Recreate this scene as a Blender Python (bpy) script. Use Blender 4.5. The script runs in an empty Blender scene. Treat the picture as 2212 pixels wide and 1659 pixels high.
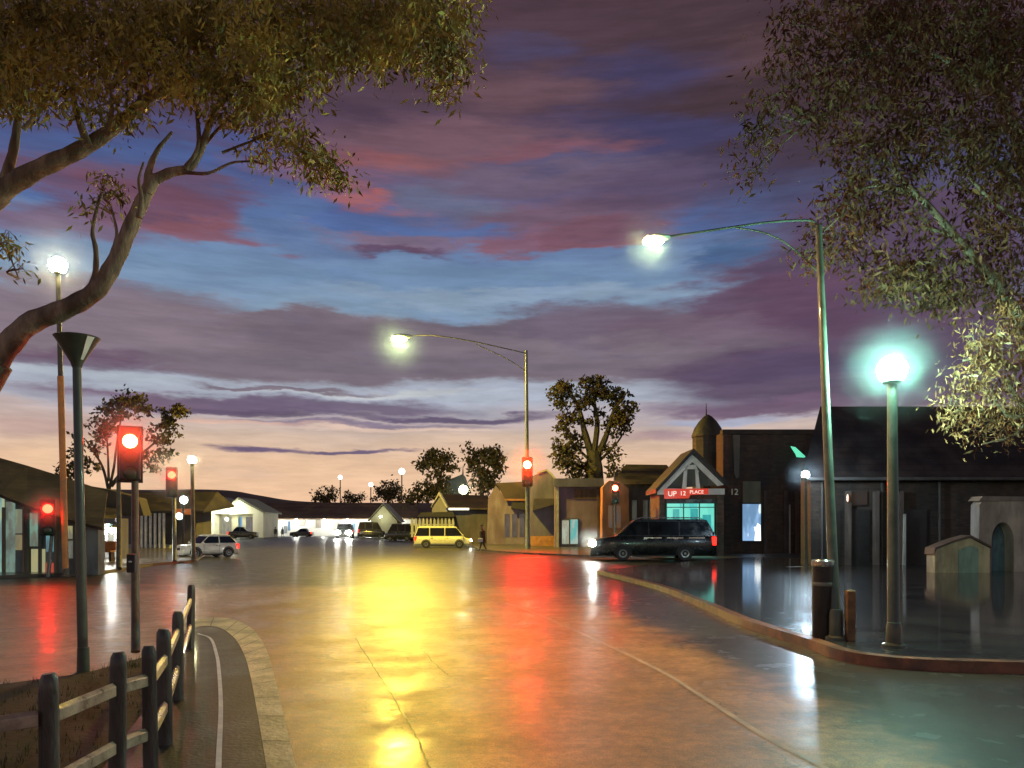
import bpy, bmesh, math, random
import numpy as np
from mathutils import Vector, Matrix

# ------------------------------------------------------------------ camera, world, exposure
sc = bpy.context.scene
COL = sc.collection
F, CX, HZ, EYE = 1700.0, 1106.0, 1140.0, 1.6      # focal length, centre and horizon of the measured photograph (2212 wide)
cd = bpy.data.cameras.new("camera"); cam = bpy.data.objects.new("camera", cd); COL.objects.link(cam)
cam.location = (0, 0, EYE); cam.rotation_euler = (math.radians(90), 0, 0)
cd.sensor_width = 36; cd.lens = 36 * F / 2212; cd.shift_y = (HZ - 829.5) / 2212
cd.clip_end = 3000; cd.clip_start = 0.05
sc.camera = cam
sc.view_settings.view_transform = 'Standard'; sc.view_settings.look = 'None'
sc.view_settings.exposure = 0; sc.view_settings.gamma = 1
sc.cycles.use_denoising = True
sc.cycles.max_bounces = 6; sc.cycles.diffuse_bounces = 2; sc.cycles.glossy_bounces = 4
sc.cycles.sample_clamp_indirect = 6
sc.cycles.sample_clamp_direct = 0
sc.cycles.transparent_max_bounces = 8

def lin(c):
    c = c / 255.0
    return c / 12.92 if c <= 0.04045 else ((c + 0.055) / 1.055) ** 2.4
def L(r, g, b): return (lin(r), lin(g), lin(b), 1.0)

class NG:
    def __init__(s, nt): s.nt = nt
    def n(s, t, **k):
        nd = s.nt.nodes.new(t)
        for a, b in k.items(): setattr(nd, a, b)
        return nd
    def put(s, sock, v):
        if hasattr(v, 'links'): s.nt.links.new(v, sock)
        elif v is not None: sock.default_value = v
    def m(s, op, a, b=None, c=None, clamp=False):
        nd = s.n('ShaderNodeMath', operation=op, use_clamp=clamp)
        s.put(nd.inputs[0], a); s.put(nd.inputs[1], b)
        if c is not None: s.put(nd.inputs[2], c)
        return nd.outputs[0]
    def v(s, op, a, b=None):
        nd = s.n('ShaderNodeVectorMath', operation=op)
        s.put(nd.inputs[0], a)
        if b is not None: s.put(nd.inputs[1], b)
        return nd.outputs['Value'] if op in ('LENGTH', 'DOT_PRODUCT') else nd.outputs[0]
    def xyz(s, x, y, z=0.0):
        nd = s.n('ShaderNodeCombineXYZ'); s.put(nd.inputs[0], x); s.put(nd.inputs[1], y); s.put(nd.inputs[2], z); return nd.outputs[0]
    def sep(s, v):
        nd = s.n('ShaderNodeSeparateXYZ'); s.put(nd.inputs[0], v); return nd.outputs
    def noise(s, vec, scale=1.0, detail=4.0, rough=0.5, dist=0.0):
        nd = s.n('ShaderNodeTexNoise'); s.put(nd.inputs['Vector'], vec)
        nd.inputs['Scale'].default_value = scale; nd.inputs['Detail'].default_value = detail
        nd.inputs['Roughness'].default_value = rough; nd.inputs['Distortion'].default_value = dist
        return nd.outputs
    def ramp(s, f, a, b, to0=0.0, to1=1.0, kind='SMOOTHSTEP'):
        nd = s.n('ShaderNodeMapRange', interpolation_type=kind)
        s.put(nd.inputs[0], f); nd.inputs[1].default_value = a; nd.inputs[2].default_value = b
        nd.inputs[3].default_value = to0; nd.inputs[4].default_value = to1
        return nd.outputs[0]
    def mix(s, f, a, b, mode='MIX'):
        nd = s.n('ShaderNodeMix', data_type='RGBA', blend_type=mode)
        s.put(nd.inputs[0], f); s.put(nd.inputs[6], a); s.put(nd.inputs[7], b); return nd.outputs[2]

world = bpy.data.worlds.new("World"); sc.world = world; world.use_nodes = True
def build_world():
    nt = world.node_tree; nt.nodes.clear(); g = NG(nt)
    tc = g.n('ShaderNodeTexCoord'); s = g.sep(tc.outputs['Generated'])
    az = g.m('ARCTAN2', s[0], s[1])
    hyp = g.m('SQRT', g.m('ADD', g.m('MULTIPLY', s[0], s[0]), g.m('MULTIPLY', s[1], s[1])))
    el = g.m('DIVIDE', s[2], g.m('MAXIMUM', hyp, 0.02))
    el = g.m('ABSOLUTE', el)
    A = lambda x: math.atan((x - CX) / F)
    E = lambda x, y: (HZ - y) / math.hypot(F, x - CX)
    v0 = g.xyz(az, el)
    # wind-drawn distortion of the cloud edges
    n1 = g.noise(g.v('MULTIPLY', v0, (5.0, 22.0, 0)), 1.0, 5, 0.6)
    n2 = g.noise(g.v('MULTIPLY', v0, (18.0, 75.0, 0)), 1.0, 4, 0.6)
    w1 = g.v('MULTIPLY', g.v('SUBTRACT', n1['Color'], (.5, .5, .5)), (0.24, 0.085, 0))
    w2 = g.v('MULTIPLY', g.v('SUBTRACT', n2['Color'], (.5, .5, .5)), (0.07, 0.022, 0))
    damp = g.ramp(el, 0.0, 0.28, 0.12, 1.0)
    vv = g.v('MULTIPLY', g.v('ADD', w1, w2), g.xyz(1.0, damp))
    vw = g.v('ADD', v0, vv)
    ew = g.sep(vw)[1]
    cr = g.n('ShaderNodeValToRGB'); g.put(cr.inputs[0], g.m('DIVIDE', ew, 1.0))
    stops = [(1140, (232, 190, 160)), (1070, (240, 203, 168)), (1000, (232, 199, 168)), (945, (208, 188, 172)), (905, (190, 180, 185)),
             (870, (168, 178, 196)), (820, (166, 178, 196)), (700, (134, 160, 186)), (620, (114, 144, 180)), (520, (98, 122, 166)), (520, (86, 114, 168)),
             (400, (80, 84, 128)), (280, (80, 66, 92)), (120, (78, 60, 72)), (-60, (66, 50, 56))]
    els = cr.color_ramp.elements
    while len(els) < len(stops) + 1: els.new(0.5)
    for e, (y, c) in zip(els, stops): e.position = (HZ - y) / F; e.color = L(*c)
    els[len(stops)].position = 1.0; els[len(stops)].color = L(58, 46, 58)
    col = cr.outputs[0]
    blobs = [  # photograph x, y, half width, half height, colour, strength, softness
        (1250, 150, 900, 190, (84, 66, 78), .75, .7),
        (1900, 150, 640, 300, (66, 52, 58), .9, .6),
        (1400, 165, 170, 50, (66, 66, 106), .7, .8), (1300, 275, 230, 40, (68, 68, 108), .7, .8),
        (1150, 110, 120, 40, (74, 74, 112), .6, .8), (1480, 300, 170, 50, (66, 68, 110), .7, .8),
        (1620, 130, 150, 50, (100, 76, 84), .6, .8), (1120, 200, 160, 40, (112, 86, 96), .7, .8),
        (960, 310, 330, 60, (120, 92, 104), .85, .6), (820, 345, 140, 36, (146, 92, 94), .8, .8),
        (1130, 390, 330, 45, (112, 98, 120), .85, .6), (1200, 345, 180, 26, (84, 86, 124), .7, .8),
        (700, 390, 150, 24, (150, 98, 100), .8, .6), (780, 436, 110, 20, (172, 100, 90), .75, .8), (860, 420, 60, 12, (196, 104, 86), .8, .9), (1180, 330, 200, 20, (132, 88, 98), .7, .7), (1340, 520, 120, 12, (150, 92, 98), .7, .8),
        (300, 330, 420, 26, (76, 98, 150), .8, .6), (520, 300, 160, 24, (76, 90, 146), .7, .6),
        (260, 400, 330, 44, (104, 82, 108), .9, .4), (330, 455, 240, 50, (112, 78, 98), .9, .35),
        (420, 505, 160, 32, (134, 90, 104), .85, .4), (120, 480, 260, 40, (126, 92, 112), .7, .6),
        (1190, 470, 300, 42, (114, 92, 112), .95, .35), (1150, 525, 170, 24, (130, 92, 108), .9, .4),
        (1320, 505, 160, 28, (118, 84, 100), .9, .4), (1400, 420, 200, 60, (92, 78, 104), .8, .6),
        (960, 440, 120, 40, (106, 112, 140), .8, .7),
        (860, 522, 140, 24, (124, 106, 128), .9, .4), (850, 545, 110, 11, (98, 74, 100), .9, .6),
        (620, 470, 90, 40, (88, 114, 160), .8, .6),
        (950, 600, 500, 40, (112, 142, 178), .7, .6), (1080, 645, 420, 20, (142, 166, 190), .8, .6),
        # the broad grey violet bank
        (1000, 760, 1500, 76, (124, 115, 128), 1.0, .18), (160, 690, 420, 70, (132, 121, 134), .95, .35),
        (330, 640, 200, 26, (128, 118, 134), .8, .5), (1250, 700, 260, 36, (110, 100, 120), .9, .4),
        (700, 720, 260, 34, (108, 99, 114), .7, .7), (880, 790, 500, 30, (114, 107, 122), .8, .6), (120, 770, 300, 26, (104, 82, 106), .8, .6),
        (1000, 700, 120, 18, (90, 86, 100), .5, .8),
        # violet mass on the right
        (1900, 560, 420, 170, (88, 70, 96), .95, .3), (2000, 780, 720, 100, (92, 76, 102), .95, .3), (1650, 640, 220, 60, (98, 74, 98), .9, .35),
        (1540, 545, 60, 34, (66, 98, 140), .75, .6), (1500, 720, 200, 26, (108, 90, 112), .7, .6), (1850, 690, 260, 34, (102, 78, 104), .6, .7),
        (1750, 790, 300, 26, (84, 74, 104), .6, .7), (1850, 868, 520, 22, (112, 92, 118), .9, .4),
        # low streaks over the pale band
        (350, 862, 420, 20, (118, 98, 124), .95, .4), (700, 872, 300, 15, (110, 98, 124), .9, .5), (980, 898, 240, 9, (98, 88, 118), .95, .5),
        (760, 912, 300, 8, (120, 110, 140), .8, .6), (560, 884, 340, 9, (96, 84, 112), .8, .6),
        (820, 850, 240, 8, (196, 206, 212), .8, .7), (1080, 862, 120, 7, (178, 192, 210), .8, .6), (620, 836, 200, 8, (120, 108, 124), .9, .5),
        (160, 808, 260, 14, (176, 190, 204), .8, .6), (60, 850, 200, 20, (172, 180, 196), .7, .7),
        (450, 905, 300, 7, (226, 190, 172), .7, .6), (860, 926, 200, 5, (232, 206, 190), .8, .6),
        (545, 968, 130, 8, (104, 90, 126), .95, .5), (760, 974, 120, 5, (104, 92, 126), .95, .5), (100, 915, 180, 26, (188, 160, 158), .7, .7),
        (1560, 905, 180, 10, (168, 178, 204), .9, .6), (1690, 930, 110, 12, (200, 184, 182), .8, .6), (1420, 940, 120, 14, (160, 132, 150), .6, .6),
    ]
    for (x, y, rx, ry, c, st, so) in blobs:
        k = 1 / math.hypot(F, x - CX) ; a0 = A(x)
        ra = rx * F * k * k; re = ry * k
        d = g.v('LENGTH', g.v('MULTIPLY', g.v('SUBTRACT', vw, (a0, E(x, y), 0)), (1 / ra, 1 / re, 0)))
        f = g.ramp(d, 1 + so * .6, 1 - so, 0.0, st)
        col = g.mix(f, col, L(*c))
    # fine drawn-out wisps
    nw = g.noise(g.v('MULTIPLY', v0, (9.0, 60.0, 0)), 1.0, 6, 0.65)
    f = g.ramp(nw['Fac'], 0.3, 0.7, 0.88, 1.12)
    col = g.mix(1.0, col, g.xyz(f, f, f), 'MULTIPLY')
    nb = g.noise(g.v('MULTIPLY', v0, (7.0, 26.0, 3.0)), 1.0, 5, 0.6)
    col = g.mix(g.ramp(nb['Fac'], .52, .72, 0, .35), col, g.mix(1.0, col, (0.82, .88, 1.08, 1), 'MULTIPLY'))
    col = g.mix(1.0, col, (.99, .93, .90, 1), 'MULTIPLY')
    # faint physical dusk sky on top (sun below the far roofs)
    sky = g.n('ShaderNodeTexSky', sky_type='NISHITA'); sky.sun_disc = False
    sky.sun_elevation = math.radians(-4); sky.sun_rotation = math.radians(-8)
    bg2 = g.n('ShaderNodeBackground'); g.put(bg2.inputs[0], sky.outputs[0]); bg2.inputs[1].default_value = 0.03
    bg = g.n('ShaderNodeBackground'); g.put(bg.inputs[0], col); bg.inputs[1].default_value = 1.0
    add = g.n('ShaderNodeAddShader'); g.put(add.inputs[0], bg.outputs[0]); g.put(add.inputs[1], bg2.outputs[0])
    out = g.n('ShaderNodeOutputWorld'); g.put(out.inputs[0], add.outputs[0])
build_world()

# ------------------------------------------------------------------ helpers
rnd = random.Random(7)
nrs = np.random.RandomState(11)
def X(px, d): return (px - CX) * d / F
def Z(py, d): return EYE + (HZ - py) * d / F
def P(px, py, d): return Vector((X(px, d), d, Z(py, d)))
def GD(py): return F * EYE / (py - HZ)                # distance of a ground point seen at this height in the picture
def G(px, py, z=0.0):
    d = F * (EYE - z) / (py - HZ); return Vector((X(px, d), d, z))

def mat(name, c, rough=0.6, metal=0.0, var=0.25, scale=3.0, emit=None, es=0.0, coat=0.0, bump=0.0, bscale=20.0, spec=0.5, trans=0.0, c2=None, c2lo=.45, c2hi=.6, stretch=(1, 1, 1), brick=0.0, bands=0.0):
    m = bpy.data.materials.new(name); m.use_nodes = True; nt = m.node_tree; g = NG(nt)
    b = nt.nodes['Principled BSDF']
    tc = g.n('ShaderNodeTexCoord'); vec = g.v('MULTIPLY', tc.outputs['Object'], tuple(stretch))
    n = g.noise(vec, scale, 5, 0.6)
    f = g.ramp(n['Fac'], 0.3, 0.7, 1 - var, 1 + var)
    base = (*c, 1.0)
    if c2 is not None:
        n2 = g.noise(g.v('ADD', vec, (3.1, 7.7, 1.3)), scale * .5, 5, .6)
        base = g.mix(g.ramp(n2['Fac'], c2lo, c2hi), base, (*c2, 1.0))
    colr = g.mix(1.0, base, g.xyz(f, f, f), 'MULTIPLY')
    sx = g.sep(tc.outputs['Object'])
    if brick:
        br = g.n('ShaderNodeTexBrick'); g.put(br.inputs['Vector'], g.xyz(g.m('ADD', sx[0], sx[1]), sx[2])); br.inputs['Scale'].default_value = 1.0
        br.inputs['Brick Width'].default_value = .24 * brick; br.inputs['Row Height'].default_value = .086 * brick; br.inputs['Mortar Size'].default_value = .012 * brick
        br.inputs['Color1'].default_value = (1.35, 1.25, 1.15, 1); br.inputs['Color2'].default_value = (.7, .66, .64, 1); br.inputs['Mortar'].default_value = (.9, .95, 1.0, 1)
        colr = g.mix(1.0, colr, br.outputs['Color'], 'MULTIPLY')
    if bands:
        zz = g.m('FRACT', g.m('MULTIPLY', sx[2], 1 / bands)); xx = g.m('FRACT', g.m('MULTIPLY', sx[0], .6 / bands))
        k_ = g.m('MULTIPLY', g.ramp(zz, .0, .18, .45, 1.0), g.ramp(xx, .0, .12, .75, 1.05))
        colr = g.mix(1.0, colr, g.xyz(k_, k_, k_), 'MULTIPLY')
    g.put(b.inputs['Base Color'], colr)
    g.put(b.inputs['Roughness'], g.ramp(n['Fac'], .25, .75, max(rough - .12, .03), min(rough + .12, 1)))
    b.inputs['Metallic'].default_value = metal
    b.inputs['Specular IOR Level'].default_value = spec
    b.inputs['Coat Weight'].default_value = coat; b.inputs['Coat Roughness'].default_value = 0.08
    b.inputs['Transmission Weight'].default_value = trans
    if emit is not None:
        b.inputs['Emission Color'].default_value = (*emit, 1); b.inputs['Emission Strength'].default_value = es
    if bump:
        nb = g.noise(vec, bscale, 4, .6); bn = g.n('ShaderNodeBump'); bn.inputs['Strength'].default_value = bump; bn.inputs['Distance'].default_value = .02
        g.put(bn.inputs['Height'], nb['Fac']); g.put(b.inputs['Normal'], bn.outputs[0])
    return m

def litpane(name, ca, cb, es, scale=2.0, stretch=(1, 1, .35), cc=None):
    """lit shop glass: patchy coloured light from the goods behind it"""
    m = bpy.data.materials.new(name); m.use_nodes = True; g = NG(m.node_tree); b = m.node_tree.nodes['Principled BSDF']
    tc = g.n('ShaderNodeTexCoord'); vec = g.v('MULTIPLY', tc.outputs['Object'], tuple(stretch))
    n = g.noise(vec, scale, 3, .6)
    col = g.mix(g.ramp(n['Fac'], .42, .58), (*ca, 1), (*cb, 1))
    if cc: 
        n2 = g.noise(g.v('ADD', vec, (9, 4, 2)), scale * 1.7, 2, .5)
        col = g.mix(g.ramp(n2['Fac'], .55, .62), col, (*cc, 1))
    b.inputs['Base Color'].default_value = (.02, .02, .02, 1); b.inputs['Roughness'].default_value = .08
    g.put(b.inputs['Emission Color'], col); b.inputs['Emission Strength'].default_value = es
    return m

class MB:
    def __init__(s): s.v = []; s.f = []; s.mi = []
    def add(s, vs, fs, mi=0):
        o = len(s.v); s.v += [tuple(p) for p in vs]; s.f += [tuple(i + o for i in f) for f in fs]; s.mi += [mi] * len(fs); return s
    def box(s, x0, x1, y0, y1, z0, z1, mi=0):
        v = [(x, y, z) for x in (x0, x1) for y in (y0, y1) for z in (z0, z1)]
        return s.add(v, [(0, 1, 3, 2), (4, 6, 7, 5), (0, 4, 5, 1), (2, 3, 7, 6), (0, 2, 6, 4), (1, 5, 7, 3)], mi)
    def prism(s, poly, y0, y1, mi=0):                   # polygon in (x, z) pushed along y
        n = len(poly)
        v = [(x, y0, z) for x, z in poly] + [(x, y1, z) for x, z in poly]
        f = [tuple(range(n))[::-1], tuple(range(n, 2 * n))] + [(i, (i + 1) % n, (i + 1) % n + n, i + n) for i in range(n)]
        return s.add(v, f, mi)
    def tube(s, pts, rad, n=10, mi=0, cap=True):
        pts = [Vector(p) for p in pts]; rr = rad if isinstance(rad, (list, tuple)) else [rad] * len(pts)
        vs = []; fs = []; up = None
        for i, p in enumerate(pts):
            t = (pts[min(i + 1, len(pts) - 1)] - pts[max(i - 1, 0)]).normalized()
            if up is None:
                up = t.orthogonal().normalized()
            up = (up - t * up.dot(t)).normalized(); w = t.cross(up)
            for k in range(n):
                a = 2 * math.pi * k / n; vs.append(p + (up * math.cos(a) + w * math.sin(a)) * rr[i])
        for i in range(len(pts) - 1):
            for k in range(n):
                a, b = i * n + k, i * n + (k + 1) % n; fs.append((a, b, b + n, a + n))
        if cap:
            fs.append(tuple(range(n))[::-1]); fs.append(tuple(range((len(pts) - 1) * n, len(pts) * n)))
        return s.add(vs, fs, mi)
    def lathe(s, prof, c=(0, 0, 0), n=16, mi=0):         # (radius, z) about a vertical axis
        c = Vector(c); vs = []; fs = []
        for r, z in prof:
            for k in range(n):
                a = 2 * math.pi * k / n; vs.append(c + Vector((r * math.cos(a), r * math.sin(a), z)))
        for i in range(len(prof) - 1):
            for k in range(n):
                a, b = i * n + k, i * n + (k + 1) % n; fs.append((a, b, b + n, a + n))
        fs.append(tuple(range(n))[::-1]); fs.append(tuple(range((len(prof) - 1) * n, len(prof) * n)))
        return s.add(vs, fs, mi)
    def ball(s, c, r, n=10, m=7, mi=0, sq=(1, 1, 1)):
        c = Vector(c); vs = [c + Vector((0, 0, -r * sq[2]))]; fs = []
        for j in range(1, m):
            t = math.pi * j / m
            for k in range(n):
                a = 2 * math.pi * k / n
                vs.append(c + Vector((r * sq[0] * math.sin(t) * math.cos(a), r * sq[1] * math.sin(t) * math.sin(a), -r * sq[2] * math.cos(t))))
        vs.append(c + Vector((0, 0, r * sq[2])))
        for k in range(n): fs.append((0, 1 + (k + 1) % n, 1 + k))
        for j in range(m - 2):
            for k in range(n):
                a = 1 + j * n + k; b = 1 + j * n + (k + 1) % n; fs.append((a, b, b + n, a + n))
        e = 1 + (m - 2) * n
        for k in range(n): fs.append((e + k, e + (k + 1) % n, len(vs) - 1))
        return s.add(vs, fs, mi)
    def build(s, name, m, parent=None, smooth=False, bevel=0.0, off=None, label=None):
        me = bpy.data.meshes.new(name)
        o0 = Vector(off) if off is not None else (parent.location if parent is not None and parent.get('abs') else Vector((0, 0, 0)))
        me.from_pydata([tuple(Vector(v) - o0) for v in s.v], [], s.f)
        ms = m if isinstance(m, (list, tuple)) else [m]
        for q in ms: me.materials.append(q)
        if len(ms) > 1: me.polygons.foreach_set('material_index', s.mi)
        bm = bmesh.new(); bm.from_mesh(me); bmesh.ops.recalc_face_normals(bm, faces=bm.faces)
        bm.to_mesh(me); bm.free()
        if smooth:
            me.polygons.foreach_set('use_smooth', [True] * len(me.polygons))
            me.set_sharp_from_angle(angle=math.radians(40))
        ob = bpy.data.objects.new(name, me); COL.objects.link(ob)
        if parent is not None: ob.parent = parent
        if bevel:
            bv = ob.modifiers.new('bevel', 'BEVEL'); bv.width = bevel; bv.segments = 2; bv.limit_method = 'ANGLE'
        if label: ob['label'] = label
        return ob

def thing(name, label, cat, loc=(0, 0, 0), rz=0.0, group=None, absolute=True):
    o = bpy.data.objects.new(name, None); COL.objects.link(o); o.location = loc; o.rotation_euler = (0, 0, rz)
    o.empty_display_size = .2
    o['label'] = label; o['category'] = cat
    if group: o['group'] = group
    if absolute: o['abs'] = 1
    return o
def tag(o, label, cat, group=None, kind=None):
    if label: o['label'] = label
    if cat: o['category'] = cat
    if group: o['group'] = group
    if kind: o['kind'] = kind
    return o
def struct(o, label=None):
    o['kind'] = 'structure'
    if label: o['label'] = label
    return o
def sheet(name, pts, z, m, z0=None):                     # flat polygon (with sides down to z0)
    mb = MB(); n = len(pts)
    if z0 is None: mb.add([(p[0], p[1], z) for p in pts], [tuple(range(n))])
    else:
        mb.add([(p[0], p[1], z) for p in pts] + [(p[0], p[1], z0) for p in pts], [tuple(range(n))] + [(i, (i + 1) % n, (i + 1) % n + n, i + n) for i in range(n)])
    o = mb.build(name, m); return struct(o)
def smoothpath(pts, n=6):                                # Catmull-Rom through the points
    pts = [Vector(p) for p in pts]; q = [2 * pts[0] - pts[1]] + pts + [2 * pts[-1] - pts[-2]]; out = []
    for i in range(1, len(q) - 2):
        for k in range(n):
            t = k / n; a, b, c, d = q[i - 1:i + 3]
            out.append(.5 * ((2 * b) + (c - a) * t + (2 * a - 5 * b + 4 * c - d) * t * t + (3 * b - a - 3 * c + d) * t ** 3))
    out.append(pts[-1]); return out
def ribbon(mb, pts, w, z, wend=None):
    pts = [Vector((p[0], p[1], 0)) for p in pts]; vs = []; N = len(pts)
    for i, p in enumerate(pts):
        t = (pts[min(i + 1, N - 1)] - pts[max(i - 1, 0)]).normalized(); s = Vector((-t.y, t.x, 0))
        ww = w if wend is None else w + (wend - w) * i / (N - 1)
        vs += [(p + s * ww / 2)[:2] + (z,), (p - s * ww / 2)[:2] + (z,)]
    return mb.add(vs, [(2 * i, 2 * i + 1, 2 * i + 3, 2 * i + 2) for i in range(N - 1)])
def pp(d, pts): return [(X(x, d), Z(y, d)) for x, y in pts]

# ------------------------------------------------------------------ materials
def road_material():
    m = bpy.data.materials.new("wet_road"); m.use_nodes = True; g = NG(m.node_tree); b = m.node_tree.nodes['Principled BSDF']
    geo = g.n('ShaderNodeNewGeometry'); p = geo.outputs['Position']; s = g.sep(p)
    nb = g.noise(p, .35, 5, .6); nf = g.noise(p, 9.0, 5, .7); nm = g.noise(p, 1.6, 5, .6)
    # brown concrete lanes near, dark asphalt on the junction and to the right of the kerb line
    yy = g.m('ADD', s[1], g.m('MULTIPLY', g.m('SUBTRACT', nb['Fac'], .5), 7.0))
    far = g.ramp(yy, 19.0, 23.0)
    xr = g.m('ADD', s[0], g.m('MULTIPLY', g.m('SUBTRACT', nm['Fac'], .5), 1.6))
    side = g.ramp(g.m('ADD', xr, g.m('MULTIPLY', s[1], .09)), 2.9, 3.8)
    dark = g.m('MAXIMUM', far, g.m('MULTIPLY', side, .95))
    brown = g.mix(g.ramp(nm['Fac'], .35, .65), (.42, .185, .060, 1), (.29, .125, .045, 1))
    asph = g.mix(g.ramp(nb['Fac'], .4, .6), (.022, .024, .021, 1), (.036, .034, .028, 1))
    col = g.mix(dark, brown, asph)
    fac = g.m('MULTIPLY', g.ramp(nf['Fac'], .3, .7, .66, 1.34), g.ramp(g.noise(p, 70.0, 2, .7)['Fac'], .3, .7, .6, 1.4))
    vo = g.n('ShaderNodeTexVoronoi', feature='DISTANCE_TO_EDGE'); g.put(vo.inputs['Vector'], g.v('ADD', p, g.v('MULTIPLY', nm['Color'], (1.2, 1.2, 0)))); vo.inputs['Scale'].default_value = .33
    crack = g.m('MAXIMUM', g.ramp(vo.outputs['Distance'], .0, .006, .35, 1.0), g.ramp(nb['Fac'], .46, .5))
    fac = g.m('MULTIPLY', fac, crack)
    col = g.mix(1.0, col, g.xyz(fac, fac, fac), 'MULTIPLY')
    g.put(b.inputs['Base Color'], col)
    g.put(b.inputs['Roughness'], g.m('ADD', g.ramp(nm['Fac'], .3, .7, .30, .42), g.m('MULTIPLY', nf['Fac'], .08)))
    g.put(b.inputs['Specular IOR Level'], g.m('SUBTRACT', .26, g.m('MULTIPLY', dark, .13)))
    left = g.ramp(s[0], -4.5, -7.5)
    wet = g.ramp(g.noise(g.v('MULTIPLY', p, (1, .6, 1)), .8, 5, .65)['Fac'], .42, .62, .0, .42)
    wet = g.m('MAXIMUM', wet, g.m('MULTIPLY', g.m('MULTIPLY', side, g.m('SUBTRACT', 1.0, far)), .6))
    g.put(b.inputs['Coat Weight'], g.m('MULTIPLY', g.m('MAXIMUM', wet, g.m('MULTIPLY', left, .28)), g.m('SUBTRACT', 1.0, g.m('MULTIPLY', far, .62)))); g.put(b.inputs['Coat Roughness'], g.ramp(nm['Fac'], .3, .7, .15, .30)); b.inputs['Coat IOR'].default_value = 1.33
    bn = g.n('ShaderNodeBump'); bn.inputs['Strength'].default_value = .6; bn.inputs['Distance'].default_value = .010
    g.put(bn.inputs['Height'], g.noise(p, 26.0, 5, .8)['Fac']); 
    bc = g.n('ShaderNodeBump'); bc.inputs['Strength'].default_value = .55; bc.inputs['Distance'].default_value = .005
    g.put(bc.inputs['Height'], g.noise(g.v('MULTIPLY', p, (1.0, 2.2, 1)), 4.5, 4, .6)['Fac'])
    g.put(b.inputs['Normal'], bn.outputs[0]); g.put(b.inputs['Coat Normal'], bc.outputs[0])
    return m
M = dict(
    road=road_material(),
    ground=mat('dark_soil', (.045, .035, .022), .8, var=.5, scale=1.5, bump=.4, bscale=8, c2=(.06, .055, .025)),
    verge=mat('muddy_verge', (.034, .025, .015), .75, spec=.25, var=.5, scale=2.0, bump=.6, bscale=14, c2=(.028, .028, .014)),
    path=mat('wet_path', (.018, .018, .021), .55, var=.6, scale=1.6, spec=.3, coat=.12, bump=.35, bscale=25, c2=(.028, .022, .022)),
    rpath=mat('wet_pavement', (.022, .022, .022), .42, var=.5, scale=1.0, spec=.3, coat=.85, bump=.5, bscale=5),
    kerb=mat('kerb_stone', (.60, .54, .40), .6, var=.35, scale=3, bump=.6, bscale=18, c2=(.42, .38, .27)),
    rkerb=mat('brick_kerb', (.22, .085, .04), .5, var=.4, scale=4, bump=.4, bscale=22, c2=(.12, .05, .03), coat=.3),
    line=mat('white_line_and_glint', (.55, .58, .55), .4, var=.25, scale=5, coat=.4),
    paleline=mat('worn_line', (.42, .26, .18), .6, var=.3, scale=3),
    joint=mat('tar_joint', (.035, .025, .012), .5, var=.5, scale=8),
    galv=mat('galvanised_steel', (.16, .18, .15), .45, .3, var=.3, scale=5, coat=.2),
    greenpole=mat('grey_green_paint', (.055, .070, .05), .55, 0, var=.3, scale=4, coat=.35),
    brownpole=mat('brown_grey_paint', (.11, .10, .07), .5, 0, var=.35, scale=4),
    orangeglow=mat('orange_sodium_glow', (.85, .38, .12), .6, 0, var=.2, scale=2, c2=(.60, .30, .12)),  # sodium lamp light put into the pole colour
    black=mat('black_housing', (.018, .018, .017), .45, 0, var=.3, scale=8),
    darkwood=mat('weathered_timber', (.085, .072, .058), .55, var=.5, scale=9, bump=.6, bscale=30, stretch=(1, 1, .25), coat=.2),
    rail=mat('highlight_rail', (.34, .27, .19), .35, var=.4, scale=8, coat=.5, bump=.3, bscale=30),  # paler than the posts, white highlights put into the rail colour
    bark=mat('tree_bark', (.16, .115, .075), .75, var=.5, scale=6, bump=1.0, bscale=22, stretch=(1, 1, .3), c2=(.26, .20, .14)),
    darkbark=mat('dark_bark', (.05, .045, .028), .8, var=.4, scale=4, bump=.5),
    leafO=mat('olive_leaves', (.24, .19, .045), .6, var=.75, scale=2.2, spec=.25, c2=(.38, .31, .07)),
    leafD=mat('dark_leaves', (.10, .045, .022), .7, var=.6, scale=1.6, spec=.2, c2=(.10, .058, .026)),
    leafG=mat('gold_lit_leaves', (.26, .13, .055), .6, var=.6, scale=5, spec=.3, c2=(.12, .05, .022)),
    leafM=mat('mid_leaves', (.075, .055, .018), .7, var=.5, scale=1.2, c2=(.045, .045, .018)),
    glass=mat('dark_glass', (.008, .009, .009), .12, var=.1, scale=3, spec=.25),
    tyre=mat('tyre_rubber', (.015, .015, .015), .7, var=.3, scale=10),
    rim=mat('wheel_rim', (.22, .23, .22), .35, .6, var=.2, scale=10),
    chrome=mat('bright_trim', (.5, .52, .52), .2, .8, var=.1, scale=8),
    headlight=mat('lit_headlight', (.8, .8, .7), .2, emit=(1, .97, .85), es=320, var=0),
    dimlight=mat('headlight_glass', (.5, .5, .45), .15, var=.05, coat=.5),
    tail=mat('tail_light', (.5, .02, .01), .25, emit=(1, .02, .01), es=2.2, var=.05, coat=.5),
)
def lampmat(name, c, es):
    m = bpy.data.materials.new(name); m.use_nodes = True; b = m.node_tree.nodes['Principled BSDF']
    b.inputs['Base Color'].default_value = (.8, .8, .75, 1); b.inputs['Emission Color'].default_value = (*c, 1); b.inputs['Emission Strength'].default_value = es
    return m

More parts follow.
